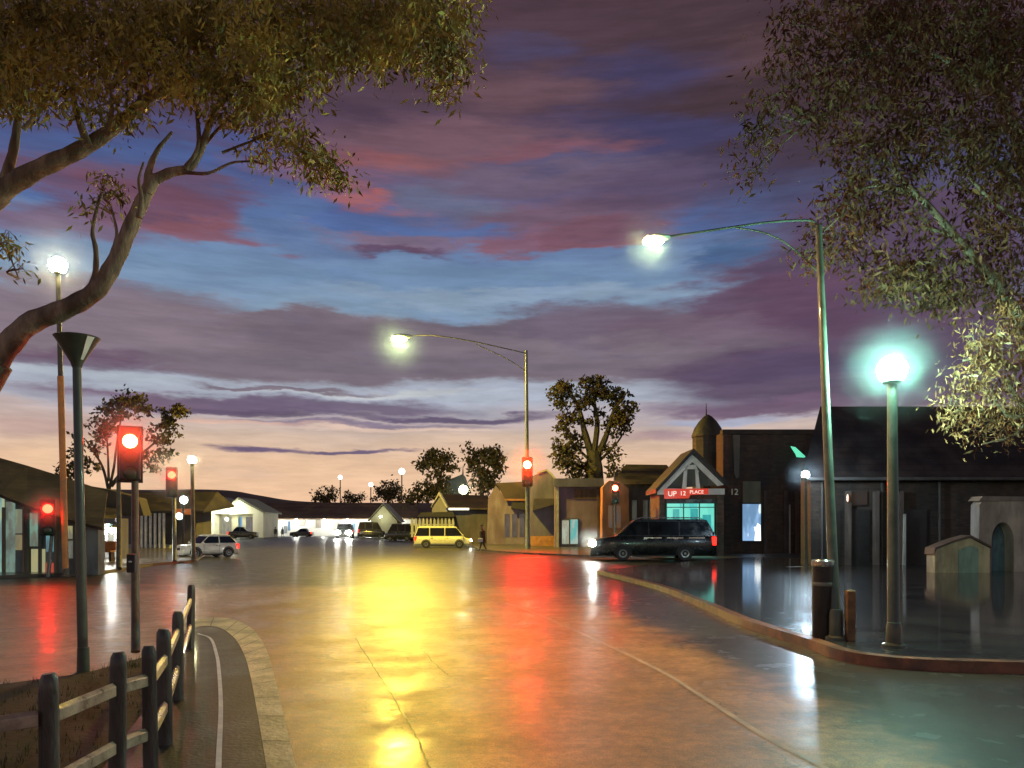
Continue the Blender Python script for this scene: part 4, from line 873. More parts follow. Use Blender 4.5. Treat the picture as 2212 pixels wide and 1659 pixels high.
# flat shop
d = 62; t = thing('flat_shop', 'flat roofed mauve brown shop with one small lit window', 'building', Vector((X(1250, d), d, 0)), group=HG)
bpart(t, 'wall', d, rect(1200, 1036, 1300, 1188), d, d + 2, wm('mauve_brown_render', (.16, .11, .16), .35, .8, c2=(.20, .155, .21)))
bpart(t, 'fascia', d, rect(1196, 1034, 1302, 1052), d - .35, d - .01, wm('grey_fascia', (.10, .10, .14), .35, 1))
bpart(t, 'brick_band', d, rect(1240, 1056, 1298, 1078), d - .05, d - .001, wm('brown_brick_band', (.11, .07, .045), .4, 3))
bpart(t, 'downpipe', d, rect(1202, 1052, 1207, 1186), d - .2, d - .02, mat('pale_pipe', (.33, .32, .28), .5))
w = bpart(t, 'window', d, rect(1211, 1120, 1250, 1178), d - .08, d - .002, mat('window_frame_dark', (.08, .075, .065), .5))
bpart(w, 'pane', d, rect(1214, 1124, 1229, 1175), d - .10, d - .081, litpane('warm_pane', (.40, .44, .34), (.30, .30, .22), 1.0, 3), off=t.location)
bpart(w, 'pane', d, rect(1232, 1122, 1248, 1175), d - .10, d - .081, litpane('teal_pane', (.34, .44, .38), (.12, .42, .40), 1.0, 3), off=t.location)
bpart(t, 'quoin', d, rect(1290, 1054, 1300, 1186), d - .1, d - .002, wm('dark_quoin', (.09, .055, .045), .4, 3))
# orange lit block
d = 54; t = thing('orange_lit_block', 'block coloured as if lit orange behind the small red signal', 'building', Vector((X(1328, d), d, 0)), group=HG)
bpart(t, 'wall', d, [(1300, 1192), (1360, 1192), (1358, 1056), (1340, 1040), (1316, 1038), (1302, 1052)], d, d + 1.2, wm('orange_lit_wall', (.40, .19, .07), .35, 1.2, c2=(.26, .15, .08)))  # orange light on the wall put into its base colour
for x in (1314, 1332): bpart(t, 'window', d, rect(x, 1092, x + 9, 1140), d - .04, d + .02, litpane('dull_blue%d' % x, (.16, .14, .15), (.22, .12, .06), .5))
# dark hipped house
d = 56; t = thing('hipped_house', 'dark house with a black hipped roof left of the gabled corner shop', 'building', Vector((X(1400, d), d, 0)), group=HG)
bpart(t, 'wall', d, rect(1340, 1040, 1470, 1194), d + .6, d + 8, wm('black_green_wall', (.055, .06, .05), .35, .9, c2=(.09, .09, .07)))
q = MB(); a = [(X(1322, d), d, Z(1046, d)), (X(1480, d), d, Z(1046, d)), (X(1476, d + 8), d + 8, Z(1046, d)), (X(1330, d + 8), d + 8, Z(1046, d)), (X(1352, d + 3), d + 3, Z(1003, d + 3)), (X(1440, d + 3), d + 3, Z(1004, d + 3))]
q.add(a, [(0, 1, 5, 4), (1, 2, 5), (2, 3, 4, 5), (3, 0, 4), (0, 3, 2, 1)]); q.build('roof', roofm, t)
MB().box(X(1338, d), X(1348, d), d + 2.5, d + 3.2, Z(1040, d), Z(1016, d)).build('chimney', M['black'], t)
for x in (1368, 1392, 1406): bpart(t, 'window', d, rect(x, 1080, x + 10, 1130), d + .56, d + .61, litpane('faint%d' % x, (.10, .11, .09), (.06, .06, .05), .5))

# corner shop with white gable
d = 44; t = thing('gabled_shop', 'corner shop with white open gable, red sign and turquoise window', 'building', Vector((X(1490, d), d, .1)))
brick = wm('brown_brick', (.12, .08, .055), .4, 2.5, c2=(.08, .075, .055), brick=1.6)
bpart(t, 'wall', d, rect(1422, 1066, 1562, 1206), d + .02, d + 2.5, brick)
q = MB(); a = pp(d, [(1412, 1062), (1492, 976), (1568, 1050)]); vs = [(x, yy, z + zz) for yy in (d - .7, d + 2.6) for zz in (-.12, .12) for x, z in a]
q.add(vs, [(0, 1, 4, 3), (1, 2, 5, 4), (6, 9, 10, 7), (7, 10, 11, 8), (3, 4, 10, 9), (4, 5, 11, 10), (0, 6, 7, 1), (1, 7, 8, 2), (0, 3, 9, 6), (2, 8, 11, 5)]); q.build('roof', roofm, t)
white = wm('cream_white_paint', (.88, .90, .80), .2, 2)
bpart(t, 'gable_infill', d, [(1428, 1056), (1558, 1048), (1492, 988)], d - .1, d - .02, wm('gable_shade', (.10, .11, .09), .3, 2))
for pts in ([(1416, 1060), (1436, 1058), (1494, 998), (1492, 982)], [(1492, 982), (1494, 998), (1548, 1050), (1566, 1047)], [(1472, 1056), (1481, 1056), (1483, 1012), (1476, 1018)], [(1502, 1056), (1511, 1056), (1506, 1018), (1500, 1010)], [(1476, 1020), (1482, 1006), (1500, 1004), (1508, 1020), (1500, 1014), (1484, 1014)]):
    bpart(t, 'gable_timber', d, pts, d - .22, d - .101, white)
bpart(t, 'lintel', d, rect(1418, 1056, 1562, 1069), d - .34, d - .225, white)
s = bpart(t, 'sign_board', d, [(1432, 1078), (1484, 1077), (1488, 1070), (1526, 1068), (1526, 1056), (1432, 1057)], d - .42, d - .345, mat('red_sign', (.55, .035, .015), .4, var=.15, emit=(1, .06, .02), es=.45, c2=(.42, .10, .05)), label='red shop sign with pale writing')
def text(body, size, c, m, parent, name='lettering', rx=90, rz=0, ext=.01, loc0=None):
    cu = bpy.data.curves.new(name, 'FONT'); cu.body = body; cu.size = size; cu.extrude = ext; cu.align_x = 'CENTER'; cu.align_y = 'CENTER'
    tmp = bpy.data.objects.new('tmp', cu); COL.objects.link(tmp); bpy.context.view_layer.update()
    me = bpy.data.meshes.new_from_object(tmp.evaluated_get(bpy.context.evaluated_depsgraph_get())); bpy.data.objects.remove(tmp)
    me.transform(Matrix.Translation(Vector(c) - (loc0 or Vector((0, 0, 0)))) @ Matrix.Rotation(math.radians(rz), 4, 'Z') @ Matrix.Rotation(math.radians(rx), 4, 'X'))
    me.materials.clear(); me.materials.append(m); o = bpy.data.objects.new(name, me); COL.objects.link(o); o.parent = parent; return o
letm = mat('pale_lettering', (.8, .75, .65), .5, emit=(1, .9, .75), es=.8, var=.05)
text('UP', .40, P(1452, 1067, d - .44), letm, s, loc0=t.location)
text('12', .34, P(1475, 1066, d - .44), letm, s, loc0=t.location)
text('PLACE', .27, P(1505, 1063, d - .44), letm, s, loc0=t.location)
bpart(t, 'transom', d, rect(1436, 1079, 1544, 1086), d - .25, d - .1, mat('dark_transom', (.05, .06, .065), .5, c2=(.16, .24, .24)))
turq = litpane('turquoise_window', (.16, .72, .58), (.20, .80, .64), 1.0, 1.2, cc=(.10, .60, .58))
w = bpart(t, 'window', d, rect(1437, 1086, 1543, 1186), d - .12, d + .01, mat('shop_frame', (.08, .12, .11), .5))
for x0, x1 in ((1440, 1474), (1477, 1508), (1511, 1541)):
    bpart(w, 'pane', d, rect(x0, 1097, x1, 1184), d - .16, d - .125, turq, off=t.location)
    bpart(w, 'pane', d, rect(x0, 1088, x1, 1095), d - .16, d - .125, turq, off=t.location)
for x0, y0, x1, y1 in ((1452, 1100, 1466, 1122), (1490, 1099, 1506, 1124), (1516, 1112, 1534, 1150)):
    bpart(w, 'poster', d, rect(x0, y0, x1, y1), d - .18, d - .161, litpane('teal_poster%d' % x0, (.05, .46, .46), (.08, .55, .50), .8, 2), off=t.location)
for x0, x1 in ((1422, 1434), (1545, 1561)): bpart(t, 'pillar', d, rect(x0, 1070, x1, 1206), d - .3, d - .01, brick, bevel=.02)
for x in (1424, 1429): bpart(t, 'door_trim', d, rect(x - 8, 1100, x - 6, 1180), d + .0, d + .015, mat('grey_trim', (.3, .3, .27), .6))
# tower
d = 50; t = thing('domed_tower', 'dark tower with a pointed domed cap and thin spire', 'tower', Vector((X(1540, d), d, .1)))
cxx = X(1539, d); r = 34 * d / F; zt = Z(936, d)
MB().lathe([(r, 0), (r, 3), (r * 1.0, zt - .2), (r * 1.06, zt - .1), (r * 1.06, zt)], (cxx, d + 1.2, .0), 12).build('wall', wm('dark_tower_brick', (.075, .062, .042), .35, 2, c2=(.045, .042, .032), brick=1.6), t)
MB().lathe([(r * 1.04, 0), (r * .90, .42), (r * .60, .88), (r * .28, 1.22), (r * .06, 1.36)], (cxx, d + 1.2, zt), 12).build('dome', mat('dark_slate', (.045, .042, .03), .6, var=.4, scale=2), t, smooth=True)
MB().tube([(cxx - .1, d + 1.2, zt + 1.3), (cxx - .1, d + 1.2, zt + 2.1)], [.05, .015], 6).build('spire', M['darkbark'], t)
text('12', .50, P(1586, 1063, 45.9), mat('pale_numerals', (.3, .3, .25), .5, emit=(.8, .8, .65), es=.12), t, 'lettering', loc0=t.location + Vector((0, 0, 0)))
# dark hall
hallw = wm('dark_brick', (.044, .030, .022), .45, 1.5, c2=(.028, .024, .02), brick=1.2)  # near black brick, tone varies at random
d = 46; t = thing('brick_wing', 'dark brick wing with a blue lit poster window and teal sign', 'building', Vector((X(1650, d), d, .1)))
bpart(t, 'wall', d, rect(1562, 934, 1790, 1206), d, d + 1.5, wm('dark_orange_lit_brick', (.045, .030, .022), .5, 1.0, c2=(.085, .042, .022), brick=1.6))  # orange patches put lamp light into the dark brick colour
bpart(t, 'parapet', d, rect(1560, 928, 1762, 938), d - .12, d + .5, hallw)
bpart(t, 'pilaster', d, [(1582, 940), (1597, 940), (1595, 1030), (1590, 1034), (1585, 1026)], d - .15, d - .002, wm('grey_pilaster', (.13, .115, .09), .3, 2))
bpart(t, 'blind', d, rect(1604, 1040, 1642, 1086), d - .08, d - .002, wm('olive_blind', (.17, .16, .10), .25, 1.5))
w = bpart(t, 'window', d, rect(1600, 1086, 1645, 1171), d - .10, d - .003, M['black'])
bpart(w, 'pane', d, rect(1603, 1089, 1642, 1168), d - .13, d - .101, litpane('poster_light', (.26, .44, .70), (.14, .26, .42), 1.15, 1.4, cc=(.75, .9, .9)), off=t.location)
bpart(w, 'poster', d, [(1628, 1168), (1642, 1168), (1641, 1134), (1635, 1130), (1632, 1138), (1627, 1138), (1630, 1150)], d - .15, d - .131, lampmat('white_poster', (.95, 1, 1), 1.5), off=t.location)
s = MB(); a = [P(1709, 964, d - 1), P(1718, 966, d - 1), P(1740, 986, d - 1), P(1738, 988, d - 1), P(1722, 987, d - 1), P(1720, 981, d - 1)]
n = len(a); s.add(a + [p + Vector((0, .12, 0)) for p in a], [tuple(range(n)), tuple(range(n, 2 * n))[::-1]] + [(i, i + n, (i + 1) % n + n, (i + 1) % n) for i in range(n)])
s.build('sign', lampmat('green_sign', (.06, 1, .55), .75), t, label='slanting green lit sign')
MB().box(X(1724, d), X(1727, d), d - .95, d, Z(978, d), Z(976, d)).build('sign_bracket', M['black'], t)
for x in (1648, 1692, 1716): bpart(t, 'pilaster', d, rect(x, 1060, x + 8, 1204), d - .12, d - .002, wm('brown_pilaster%d' % x, (.07, .048, .036), .4, 2))
MB().tube([P(1706, 1090, d - .25), P(1706, 1200, d - .25)], .05, 8).build('downpipe', wm('grey_pipe', (.25, .25, .22), .2), t)
d = 31; t = thing('dark_hall', 'large unlit dark hall with a broad hipped roof on the right', 'building', Vector((X(1950, d), d, .1)))
bpart(t, 'wall', d, rect(1762, 1020, 2500, 1232), d + .5, d + 1.6, hallw)
q = MB(); e = d - .3
a = [(X(1732, e), e, Z(1032, e)), (X(2540, e), e, Z(1032, e)), (X(2540, d + 6), d + 6, Z(1032, e)), (X(1736, d + 6), d + 6, Z(1032, e)), (X(1772, d + 3), d + 3, Z(878, d + 3)), (X(2500, d + 3), d + 3, Z(878, d + 3))]
q.add(a, [(0, 1, 5, 4), (1, 2, 5), (2, 3, 4, 5), (3, 0, 4), (0, 3, 2, 1)]); q.build('roof', mat('hall_roof', (.036, .026, .022), .6, var=.4, scale=1, bump=.3, c2=(.018, .016, .016), bands=.25), t)
for x0, x1 in ((1786, 1826), (1842, 1890), (1962, 2014)):
    w = bpart(t, 'door', d, rect(x0, 1100, x1, 1230), d + .42, d + .49, M['black'])
for x in (1836, 1897, 1950): bpart(t, 'pillar', d, rect(x, 1060, x + 8, 1232), d + .2, d + .49, wm('hall_pillar%d' % x, (.10, .075, .06), .3, 2))
bpart(t, 'door_frame', d, [(1954, 1232), (1960, 1232), (1960, 1110), (1956, 1110)], d + .1, d + .19, wm('pale_frame', (.4, .38, .34), .3, 2))
MB().ball(P(1831, 1076, d + .1), .1, 8, 6, sq=(.5, .5, 1.6)).build('wall_or_added_lamp', lampmat('dim_amber', (1, .35, .06), .8), t, smooth=True)
MB().tube([(X(1740, 30.6), 30.6, Z(1034, 30.6)), (X(2500, 30.6), 30.6, Z(1034, 30.6))], .07, 8).build('gutter', wm('gutter_paint', (.07, .065, .06), .3, 2), t, smooth=True)
for x in (1776, 1905, 2030): MB().tube([(X(x, 31.35), 31.35, Z(1036, 31)), (X(x, 31.35), 31.35, .13)], .045, 8).build('downpipe', bpy.data.materials['gutter_paint'], t, smooth=True)
bpart(t, 'window', 31, rect(1850, 1060, 1884, 1092), 31.42, 31.49, mat('dark_window', (.02, .022, .024), .15, var=.2))  # plain near black pane
# pale arched porch
d = 26.4; t = thing('arched_porch', 'pale plastered porch with a dark arched doorway at the right edge', 'building', Vector((X(2170, d), d, .126)))
arch = [(2142, 1245)] + [(2142 + 24 - 24 * math.cos(math.radians(a)), 1168 - 40 * math.sin(math.radians(a))) for a in range(0, 181, 15)] + [(2190, 1245)]
bpart(t, 'wall', d, [(2114, 1245)] + arch + [(2330, 1245), (2330, 1080), (2214, 1080), (2206, 1076), (2126, 1078), (2116, 1090)], d, d + .5, wm('pale_plaster', (.38, .33, .28), .3, 2.2, c2=(.26, .22, .19)))
bpart(t, 'doorway', d, rect(2136, 1126, 2196, 1245), d + .5, d + .56, wm('dark_doorway', (.05, .055, .06), .3, 3, c2=(.10, .16, .19)))
bpart(t, 'coping', d, [(2112, 1082), (2332, 1082), (2332, 1074), (2120, 1072)], d - .08, d + .58, wm('grey_cap', (.2, .17, .15), .3, 2))

# ------------------------------------------------------------------ vehicles
def car(name, label, cat, loc, rz, paint, Lc, Wc, H, kind, lights=False, group=None, lit_tail=False, scale=1.0, hl=.13):
    """x forward, built round the origin, wheels on z=0"""
    t = thing(name, label, cat, loc, rz, group, absolute=False); t.scale = (scale,) * 3
    h = Lc / 2; wb = Lc * (.245 if kind == 'suv' else .29); wr = .36 if kind == 'suv' else .31
    gc = .24 if kind == 'suv' else .20
    if kind == 'suv':   belt, bon, c0, c1, r0, r1 = H * .60, H * .55, h * .60, -h * .985, h * .30, -h * .84
    elif kind == 'van': belt, bon, c0, c1, r0, r1 = H * .54, H * .46, h * .74, -h * .985, h * .46, -h * .86
    elif kind == 'hatch': belt, bon, c0, c1, r0, r1 = H * .60, H * .54, h * .42, -h * .95, h * .05, -h * .66
    else:               belt, bon, c0, c1, r0, r1 = H * .61, H * .56, h * .38, -h * .68, h * .02, -h * .40
    rear = belt if kind != 'sedan' else belt * .96
    # lower body: cross-sections along x
    st = [(-h, gc + .12, rear * .86, .86), (-h * .985, gc + .02, rear * .97, .93), (-h * .9, gc, rear, .99), (-h * .5, gc, belt, 1.0), (0, gc, belt, 1.0), (c0, gc, belt * .985, 1.0), (h * .78, gc, bon, .98), (h * .93, gc, bon * .93, .92), (h * .99, gc + .03, bon * .80, .84), (h, gc + .1, bon * .66, .80)]
    vs = []; fs = []; n = 10; W2 = Wc / 2
    for x, zb, zt, k in st:
        w = W2 * k; hh = zt - zb
        pr = [(w * .90, zb), (w, zb + hh * .18), (w, zb + hh * .62), (w * .975, zb + hh * .86), (w * .91, zt)]
        vs += [(x, -a, b) for a, b in pr] + [(x, a, b) for a, b in reversed(pr)]
    for i in range(len(st) - 1):
        for k in range(n): fs.append((i * n + k, i * n + (k + 1) % n, (i + 1) * n + (k + 1) % n, (i + 1) * n + k))
    fs += [tuple(range(n)), tuple(range((len(st) - 1) * n, len(st) * n))[::-1]]
    body = MB(); body.add(vs, fs)
    # cabin
    wt = .80 if kind != 'van' else .88
    rz_, roof = H, []
    cab = [(c0, belt * .97, .93), (r0, H - .05, wt), (r0 - .25, H - .005, wt * .98), ((r0 + r1) / 2, H, wt * .98), (r1 + .2, H - .01, wt * .98), (r1, H - .05, wt), (c1, rear * .97, .93)]
    vs = []; 
    for x, z, k in cab: vs += [(x, -W2 * k, z), (x, W2 * k, z)]
    m_ = len(cab); fs = [(2 * i, 2 * i + 1, 2 * i + 3, 2 * i + 2) for i in range(m_ - 1)] + [tuple(2 * i for i in range(m_))[::-1], tuple(2 * i + 1 for i in range(m_)), (0, 2 * m_ - 2, 2 * m_ - 1, 1)]
    body.add(vs, fs); body.build('body', paint, t, smooth=True, bevel=.025)
    # glass, a few mm proud of the cabin skin
    def side(xz, s, nm='window'):
        vs = []
        for x, z in xz:
            k = .93 + (wt - .93) * (z - belt * .97) / (H - .05 - belt * .97); vs.append((x, s * (W2 * k + .012), z))
        vs2 = [(x, y - s * .03, z) for x, y, z in vs]; n = len(vs)
        MB().add(vs + vs2, [tuple(range(n)), tuple(range(n, 2 * n))[::-1]] + [(i, i + n, (i + 1) % n + n, (i + 1) % n) for i in range(n)]).build(nm, M['glass'], t)
    lerp = lambda a, b, f: a + (b - a) * f
    zl, zh = belt + .035, H - .13
    fr = lambda z: lerp(c0, r0, (z - belt) / (H - belt)) - .07
    bk = lambda z: lerp(c1, r1, (z - rear) / (H - rear)) + .08
    ax, bx = fr(zl), bk(zl); mid = [lerp(bx, ax, f) for f in ((.36, .68) if kind in ('suv',) else (.5,) if kind != 'van' else (.30, .62))]
    segs = [bx] + mid + [ax]
    for s in (-1, 1):
        for i in range(len(segs) - 1):
            a, b = segs[i] + (.04 if i else 0), segs[i + 1] - (.04 if i < len(segs) - 2 else 0)
            at = max(a, bk(zh)) if i == 0 else a; bt = min(b, fr(zh)) if i == len(segs) - 2 else b
            side([(a, zl), (b, zl), (bt, zh), (at, zh)], s)
    def cross(x0, z0, x1, z1, nm, o):
        k0, k1 = .84, wt - .08; nn = Vector((z1 - z0, 0, -(x1 - x0))).normalized() * (.012 if o > 0 else -.012)
        if (nn.x > 0) != (o > 0): nn = -nn
        q = [Vector((x0, -W2 * k0, z0)), Vector((x0, W2 * k0, z0)), Vector((x1, W2 * k1, z1)), Vector((x1, -W2 * k1, z1))]
        MB().add([p + nn for p in q] + [p - nn * 1.5 for p in q], [(0, 1, 2, 3), (7, 6, 5, 4), (0, 4, 5, 1), (1, 5, 6, 2), (2, 6, 7, 3), (3, 7, 4, 0)]).build(nm, M['glass'], t)
    f1, f2 = .10, .86
    cross(lerp(c0, r0, f1), lerp(belt * .97, H - .05, f1), lerp(c0, r0, f2), lerp(belt * .97, H - .05, f2), 'windscreen', 1)
    cross(lerp(c1, r1, f1), lerp(rear * .97, H - .05, f1), lerp(c1, r1, f2), lerp(rear * .97, H - .05, f2), 'rear_window', -1)
    for sx in (wb, -wb):
        for s in (-1, 1):
            w = MB(); prof = [(wr * .62, -.11), (wr * .93, -.11), (wr, -.08), (wr, .08), (wr * .93, .11), (wr * .62, .11)]
            vs = []; N = 20
            for rr, yy in prof:
                for k in range(N): a = 2 * math.pi * k / N; vs.append((sx + rr * math.cos(a), s * (W2 - .085) + yy, wr + rr * math.sin(a)))
            fs = [(i * N + k, i * N + (k + 1) % N, (i + 1) * N + (k + 1) % N, (i + 1) * N + k) for i in range(len(prof) - 1) for k in range(N)]
            fs += [tuple(range(N))[::-1], tuple(range(5 * N, 6 * N))]
            wo = w.add(vs, fs).build('wheel', M['tyre'], t, smooth=True)
            rm = MB(); vs = []
            for rr, yy in [(wr * .60, .085), (wr * .55, .12), (wr * .2, .10), (wr * .14, .125)]:
                for k in range(N): a = 2 * math.pi * k / N; vs.append((sx + rr * math.cos(a), s * (W2 - .085 + yy), wr + rr * math.sin(a)))
            fs = [(i * N + k, i * N + (k + 1) % N, (i + 1) * N + (k + 1) % N, (i + 1) * N + k) for i in range(3) for k in range(N)] + [tuple(range(3 * N, 4 * N))]
            rm.add(vs, fs).build('rim', M['rim'], wo, smooth=True)
            ar = MB(); vs = []; Na = 18                     # dark arch ring just outside the body side
            for k in range(Na + 1):
                a = math.pi * (k / Na) * 1.1 - .16; 
                for rr in (wr * 1.02, wr * 1.2): 
                    for yy in (-.10, .006): vs.append((sx + rr * math.cos(a), s * (W2 + yy), wr + rr * math.sin(a)))
            fs = sum([[(4 * k, 4 * k + 2, 4 * k + 6, 4 * k + 4), (4 * k + 1, 4 * k + 5, 4 * k + 7, 4 * k + 3), (4 * k + 2, 4 * k + 3, 4 * k + 7, 4 * k + 6), (4 * k, 4 * k + 4, 4 * k + 5, 4 * k + 1)] for k in range(Na)], [])
            ar.add(vs, fs).build('wheel_arch', M['tyre'], t)
    for s in (-1, 1):
        hm = M['headlight'] if lights else M['dimlight']
        MB().ball((h * .955, s * W2 * .70, bon * .74), hl, 12, 8, sq=(.8, 1.15, .8)).build('headlight', hm, t, smooth=True)
        MB().box(-h * .975 - .02, -h * .975 + .20, s * W2 * .86 - .10, s * W2 * .86 + .115, rear * .62, rear * .97).build('tail_light', M['tail'], t, bevel=.02)
        MB().ball((c0 - .12, s * (W2 + .06), belt + .06), .11, 10, 6, sq=(.6, .9, .7)).build('mirror', paint, t, smooth=True)
        for f in (segs[1:-1] or [0]): MB().box(f + .10, f + .26, s * (W2 + .0) - .015, s * (W2 + .0) + .015, belt * .86, belt * .86 + .03).build('door_handle', M['chrome'], t)
        if kind in ('suv',):
            MB().tube([(r0 - .2, s * W2 * wt * .9, H + .01), (r0 - .35, s * W2 * wt * .9, H + .07), (r1 + .35, s * W2 * wt * .9, H + .07), (r1 + .2, s * W2 * wt * .9, H + .01)], .02, 6).build('roof_rail', M['chrome'], t)
    for s in (-1, 1):
        for f in sorted(set([segs[1] if len(segs) > 2 else 0, segs[-1] - .12] + segs[1:-1])):
            MB().box(f + .01, f + .022, s * W2 - .01, s * W2 + .006, gc + .12, belt * .93).build('door_seam', M['tyre'], t)
        if kind == 'suv':
            for u, v_ in ((-.80, -.55), (-.46, -.20), (-.12, .16)): MB().box(h * u, h * v_, s * W2 - .01, s * W2 + .016, belt * .90, belt * .935).build('side_trim', M['chrome'], t)
        MB().box(-wb + wr * 1.25, wb - wr * 1.25, s * W2 * .98 - .02, s * W2 * .98 + .02, gc - .03, gc + .05).build('sill', M['tyre'], t)
    MB().box(h * .90, h * 1.005, -W2 * .78, W2 * .78, gc - .02, gc + .16).build('bumper', M['tyre'] if kind == 'suv' else paint, t, bevel=.03)
    MB().box(-h * 1.005, -h * .92, -W2 * .84, W2 * .84, gc - .02, gc + .18).build('bumper', M['tyre'] if kind == 'suv' else paint, t, bevel=.03)
    MB().box(h * .985, h * 1.0 + .005, -W2 * .42, W2 * .42, bon * .62, bon * .80).build('grille', M['black'], t)
    MB().box(-h * 1.0 - .015, -h * 1.0 + .01, -.26, .26, rear * .50, rear * .50 + .11).build('number_plate', mat('plate', (.6, .55, .2), .5, var=.05) if 'plate' not in bpy.data.materials else bpy.data.materials['plate'], t)
    return t
blackp = mat('black_car_paint', (.008, .010, .009), .3, .0, var=.2, spec=.3, coat=.25)
whitep = mat('white_car_paint', (.62, .64, .58), .3, 0, var=.08, coat=.8)
yellowp = mat('lime_yellow_paint', (.62, .62, .40), .5, 0, var=.08, coat=.4)
darkp = mat('dark_car_paint', (.028, .032, .026), .3, 0, var=.2, coat=.8)
olivep = mat('dark_olive_paint', (.04, .042, .028), .35, 0, var=.2, coat=.6)
d = GD(1210)
car('large_car', 'long black four wheel drive with lit headlight in front of the gabled shop', 'car', Vector((X(1408, d), d, 0)), math.pi - .07, blackp, 6.05, 1.95, 2.02, 'suv', True, hl=.23)
mist(Vector((X(1280, d), d - .6, .9)), 1.0, .08, 'the headlight of the black car')
d = GD(1183) - .3
car('yellow_van', 'lime yellow van facing right beyond the junction', 'van', Vector((X(957, d), d, 0)), .05, yellowp, 4.55, 1.7, 1.72, 'van', True)
d = GD(1204)
car('hatchback', 'white hatchback on the left road beside the slim lamp post', 'car', Vector((X(445, d), d, 0)), math.pi + .85, whitep, 3.6, 1.62, 1.42, 'hatch', scale=.88)
CG = 'dark vehicles in front of the shop row'
d = 116
car('parked_car', 'dark car with both headlights shining towards the junction', 'car', Vector((X(745, d), d, 0)), -math.pi / 2 + .1, darkp, 4.4, 2.0, 1.9, 'suv', True, CG, scale=1.15, hl=.34)
mist(Vector((X(745, d), d - 2.6, .9)), 2.0, .03, 'the headlights of the distant dark car')
car('parked_car', 'dark van beside the lit headlights, in front of the white gable', 'van', Vector((X(802, d + 6), d + 6, 0)), .2, olivep, 4.2, 1.9, 2.5, 'van', False, CG)
car('parked_car', 'dark van just left of the lime yellow van', 'van', Vector((X(866, d - 20), d - 20, 0)), math.pi - .2, darkp, 3.7, 1.9, 2.1, 'van', False, CG)
car('parked_car', 'dark car parked in front of the bright cream house', 'car', Vector((X(525, d), d, 0)), .15, olivep, 4.2, 1.8, 1.75, 'sedan', False, CG)
car('parked_car', 'small dark car alone before the white shop front', 'car', Vector((X(652, 138), 138, 0)), math.pi, darkp, 3.9, 1.8, 1.5, 'sedan', False, CG)
d = 25.7; t = thing('low_outbuilding', 'small pale outbuilding with a low sloping top and a greenish panel beside the arched porch', 'outbuilding', Vector((X(2080, d), d, .126)))
bpart(t, 'wall', d, [(2019, 1248), (2138, 1248), (2138, 1184), (2096, 1162), (2060, 1172), (2024, 1186), (2019, 1196)], d, d + .5, wm('pale_cream_wall', (.40, .36, .22), .35, 2.0, c2=(.22, .20, .16)))
bpart(t, 'panel', d, [(2070, 1240), (2112, 1240), (2112, 1186), (2096, 1178), (2070, 1188)], d - .03, d - .002, wm('grey_green_panel', (.20, .32, .26), .3, 2.5, c2=(.14, .20, .17)))
bpart(t, 'coping', d, [(2016, 1198), (2022, 1186), (2060, 1171), (2096, 1161), (2141, 1184), (2141, 1180), (2096, 1156), (2058, 1167), (2018, 1183)], d - .06, d + .56, wm('brown_coping', (.10, .07, .06), .3, 2))

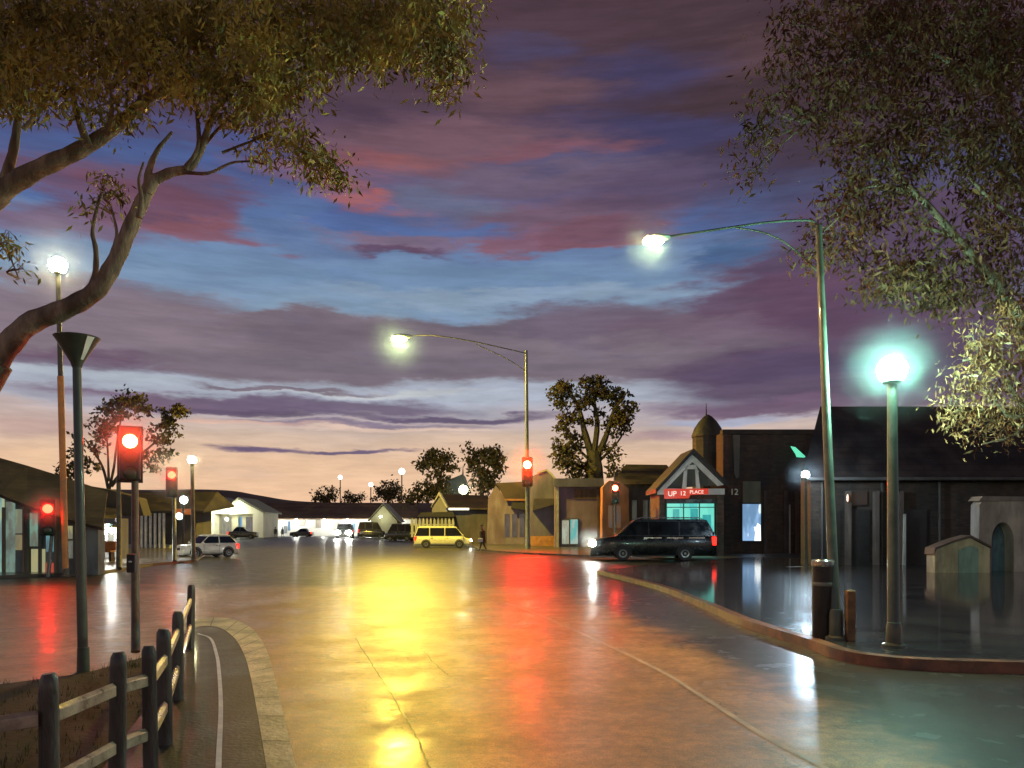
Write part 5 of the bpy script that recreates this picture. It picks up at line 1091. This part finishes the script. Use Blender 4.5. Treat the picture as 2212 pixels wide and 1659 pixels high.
# ------------------------------------------------------------------ people
def person(label, loc, rz, pose, coat, skin, hat=None, bag=False, scale=1.0, group=None):
    """one skinned body; materials by height, hat and jacket hem as children"""
    t = thing('person', label, 'person', loc, rz, group, absolute=False); t.scale = (scale,) * 3
    bm = bmesh.new(); sk = bm.verts.layers.skin.verify()
    def v(p, r):
        q = bm.verts.new(p); q[sk].radius = r if isinstance(r, tuple) else (r, r); return q
    def chain(start, pts):
        prev = start
        for p, r in pts:
            q = v(p, r); bm.edges.new((prev, q)); prev = q
        return prev
    root = v((0, 0, .94), (.15, .11)); root[sk].use_root = True
    chest = chain(root, [((0, 0, 1.10), (.14, .10)), ((0.01, 0, 1.28), (.17, .115)), ((.01, 0, 1.42), (.13, .09))])
    head = chain(chest, [((.02, 0, 1.50), .055), ((.035, 0, 1.58), .085), ((.04, 0, 1.66), .10), ((.035, 0, 1.74), .075)])
    a, b = pose['legs']
    for s, sw in ((-1, a), (1, b)):
        chain(root, [((0, s * .10, .86), .10), ((.22 * sw, s * .11, .48), .065), ((.40 * sw - (.10 if sw < 0 else 0), s * .11, .10), .042), ((.40 * sw + .02 - (.10 if sw < 0 else 0), s * .11, .045), .04), ((.40 * sw + .16 - (.10 if sw < 0 else 0), s * .12, .035), .035)])
    for s, sw in ((-1, pose['arms'][0]), (1, pose['arms'][1])):
        sh = v((.01, s * .19, 1.38), .065); bm.edges.new((chest, sh))
        wrist = chain(sh, [((.10 * sw, s * .235, 1.12), .046), ((.10 * sw + .12, s * .23, .90), .033)])
        palm = chain(wrist, [((.10 * sw + .14, s * .228, .84), (.034, .018))])
        bx = .10 * sw + .14
        for k, ln in enumerate((.062, .072, .068, .052)):
            o = (k - 1.5) * .019
            chain(palm, [((bx + o + .005, s * .228, .80), .0095), ((bx + o + .010, s * .222, .80 - ln * .6), .009), ((bx + o + .008, s * .212, .80 - ln), .008)])
        chain(palm, [((bx + .038, s * .215, .825), .0105), ((bx + .050, s * .205, .795), .009)])
    me = bpy.data.meshes.new('body'); bm.to_mesh(me); bm.free()
    o = bpy.data.objects.new('tmp', me); COL.objects.link(o); o.modifiers.new('skin', 'SKIN').use_smooth_shade = True
    sb = o.modifiers.new('sub', 'SUBSURF'); sb.levels = 1; sb.render_levels = 1
    bpy.context.view_layer.update()
    m2 = bpy.data.meshes.new_from_object(o.evaluated_get(bpy.context.evaluated_depsgraph_get())); bpy.data.objects.remove(o)
    m2.materials.clear(); m2.materials.append(coat); m2.materials.append(skin)
    for f in m2.polygons:
        f.material_index = 1 if (f.center.z > 1.50 or (f.center.z < .87 and abs(f.center.y) > .19)) else 0
        f.use_smooth = True
    m2.name = 'body'; bo = bpy.data.objects.new('body', m2); COL.objects.link(bo); bo.parent = t
    MB().ball((.145, 0, 1.645), .018, 8, 6, sq=(1, .8, 1.3)).build('nose', skin, bo, smooth=True)
    for s in (-1, 1): MB().ball((.122, s * .034, 1.672), .012, 8, 6).build('eye', M['black'], bo, smooth=True)
    MB().lathe([(.26, 0), (.235, .18), (.19, .42), (.21, .66), (.17, .78), (.08, .83)], (0.005, 0, .62), 14).build('coat_skirt', coat, t, smooth=True)
    if hat: 
        MB().lathe([(.19, 0), (.18, .012), (.105, .02), (.10, .09), (.06, .115)], (.04, 0, 1.72), 14).build('hat', hat, t, smooth=True)
    else:
        MB().ball((.02, 0, 1.69), .112, 12, 8, sq=(1, .95, .95)).build('hair', M['black'], t, smooth=True)
    if bag:
        MB().box(.16, .44, -.30, -.20, .52, .80).build('bag', bag, t, bevel=.03)
    return t
skinm = mat('skin', (.30, .17, .11), .6, var=.1)
coatd = mat('dark_coat', (.020, .015, .013), .7, var=.3); coatb = mat('blue_grey_coat', (.09, .10, .10), .7, var=.3)
d = GD(1190)
person('person in a dark coat and brimmed hat walking in front of the brown gable house', Vector((X(1042, d), d, 0)), math.pi * .96, dict(legs=(.5, -.5), arms=(.9, -1.0)), coatd, skinm, hat=M['black'], scale=1.0)
b = MB().box(-.17, .17, -.06, .06, 0, .26).build('carrier_bag', mat('pale_bag', (.45, .45, .45), .5, var=.2), bevel=.03); b.location = (X(1042, d) - .12, d - .34, .62)
tag(b, 'small pale bag held by the walking person', 'bag')
d = 128
person('black clad figure standing before the white shop row', Vector((X(595, d), d, 0)), -1.4, dict(legs=(.1, -.1), arms=(.1, -.1)), coatd, M['black'], scale=.96, group='two figures by the shop row')
person('greyish figure bending slightly beside the black clad one', Vector((X(610, d), d, 0)), -1.9, dict(legs=(.3, -.2), arms=(.5, .2)), coatb, M['black'], scale=.94, group='two figures by the shop row')
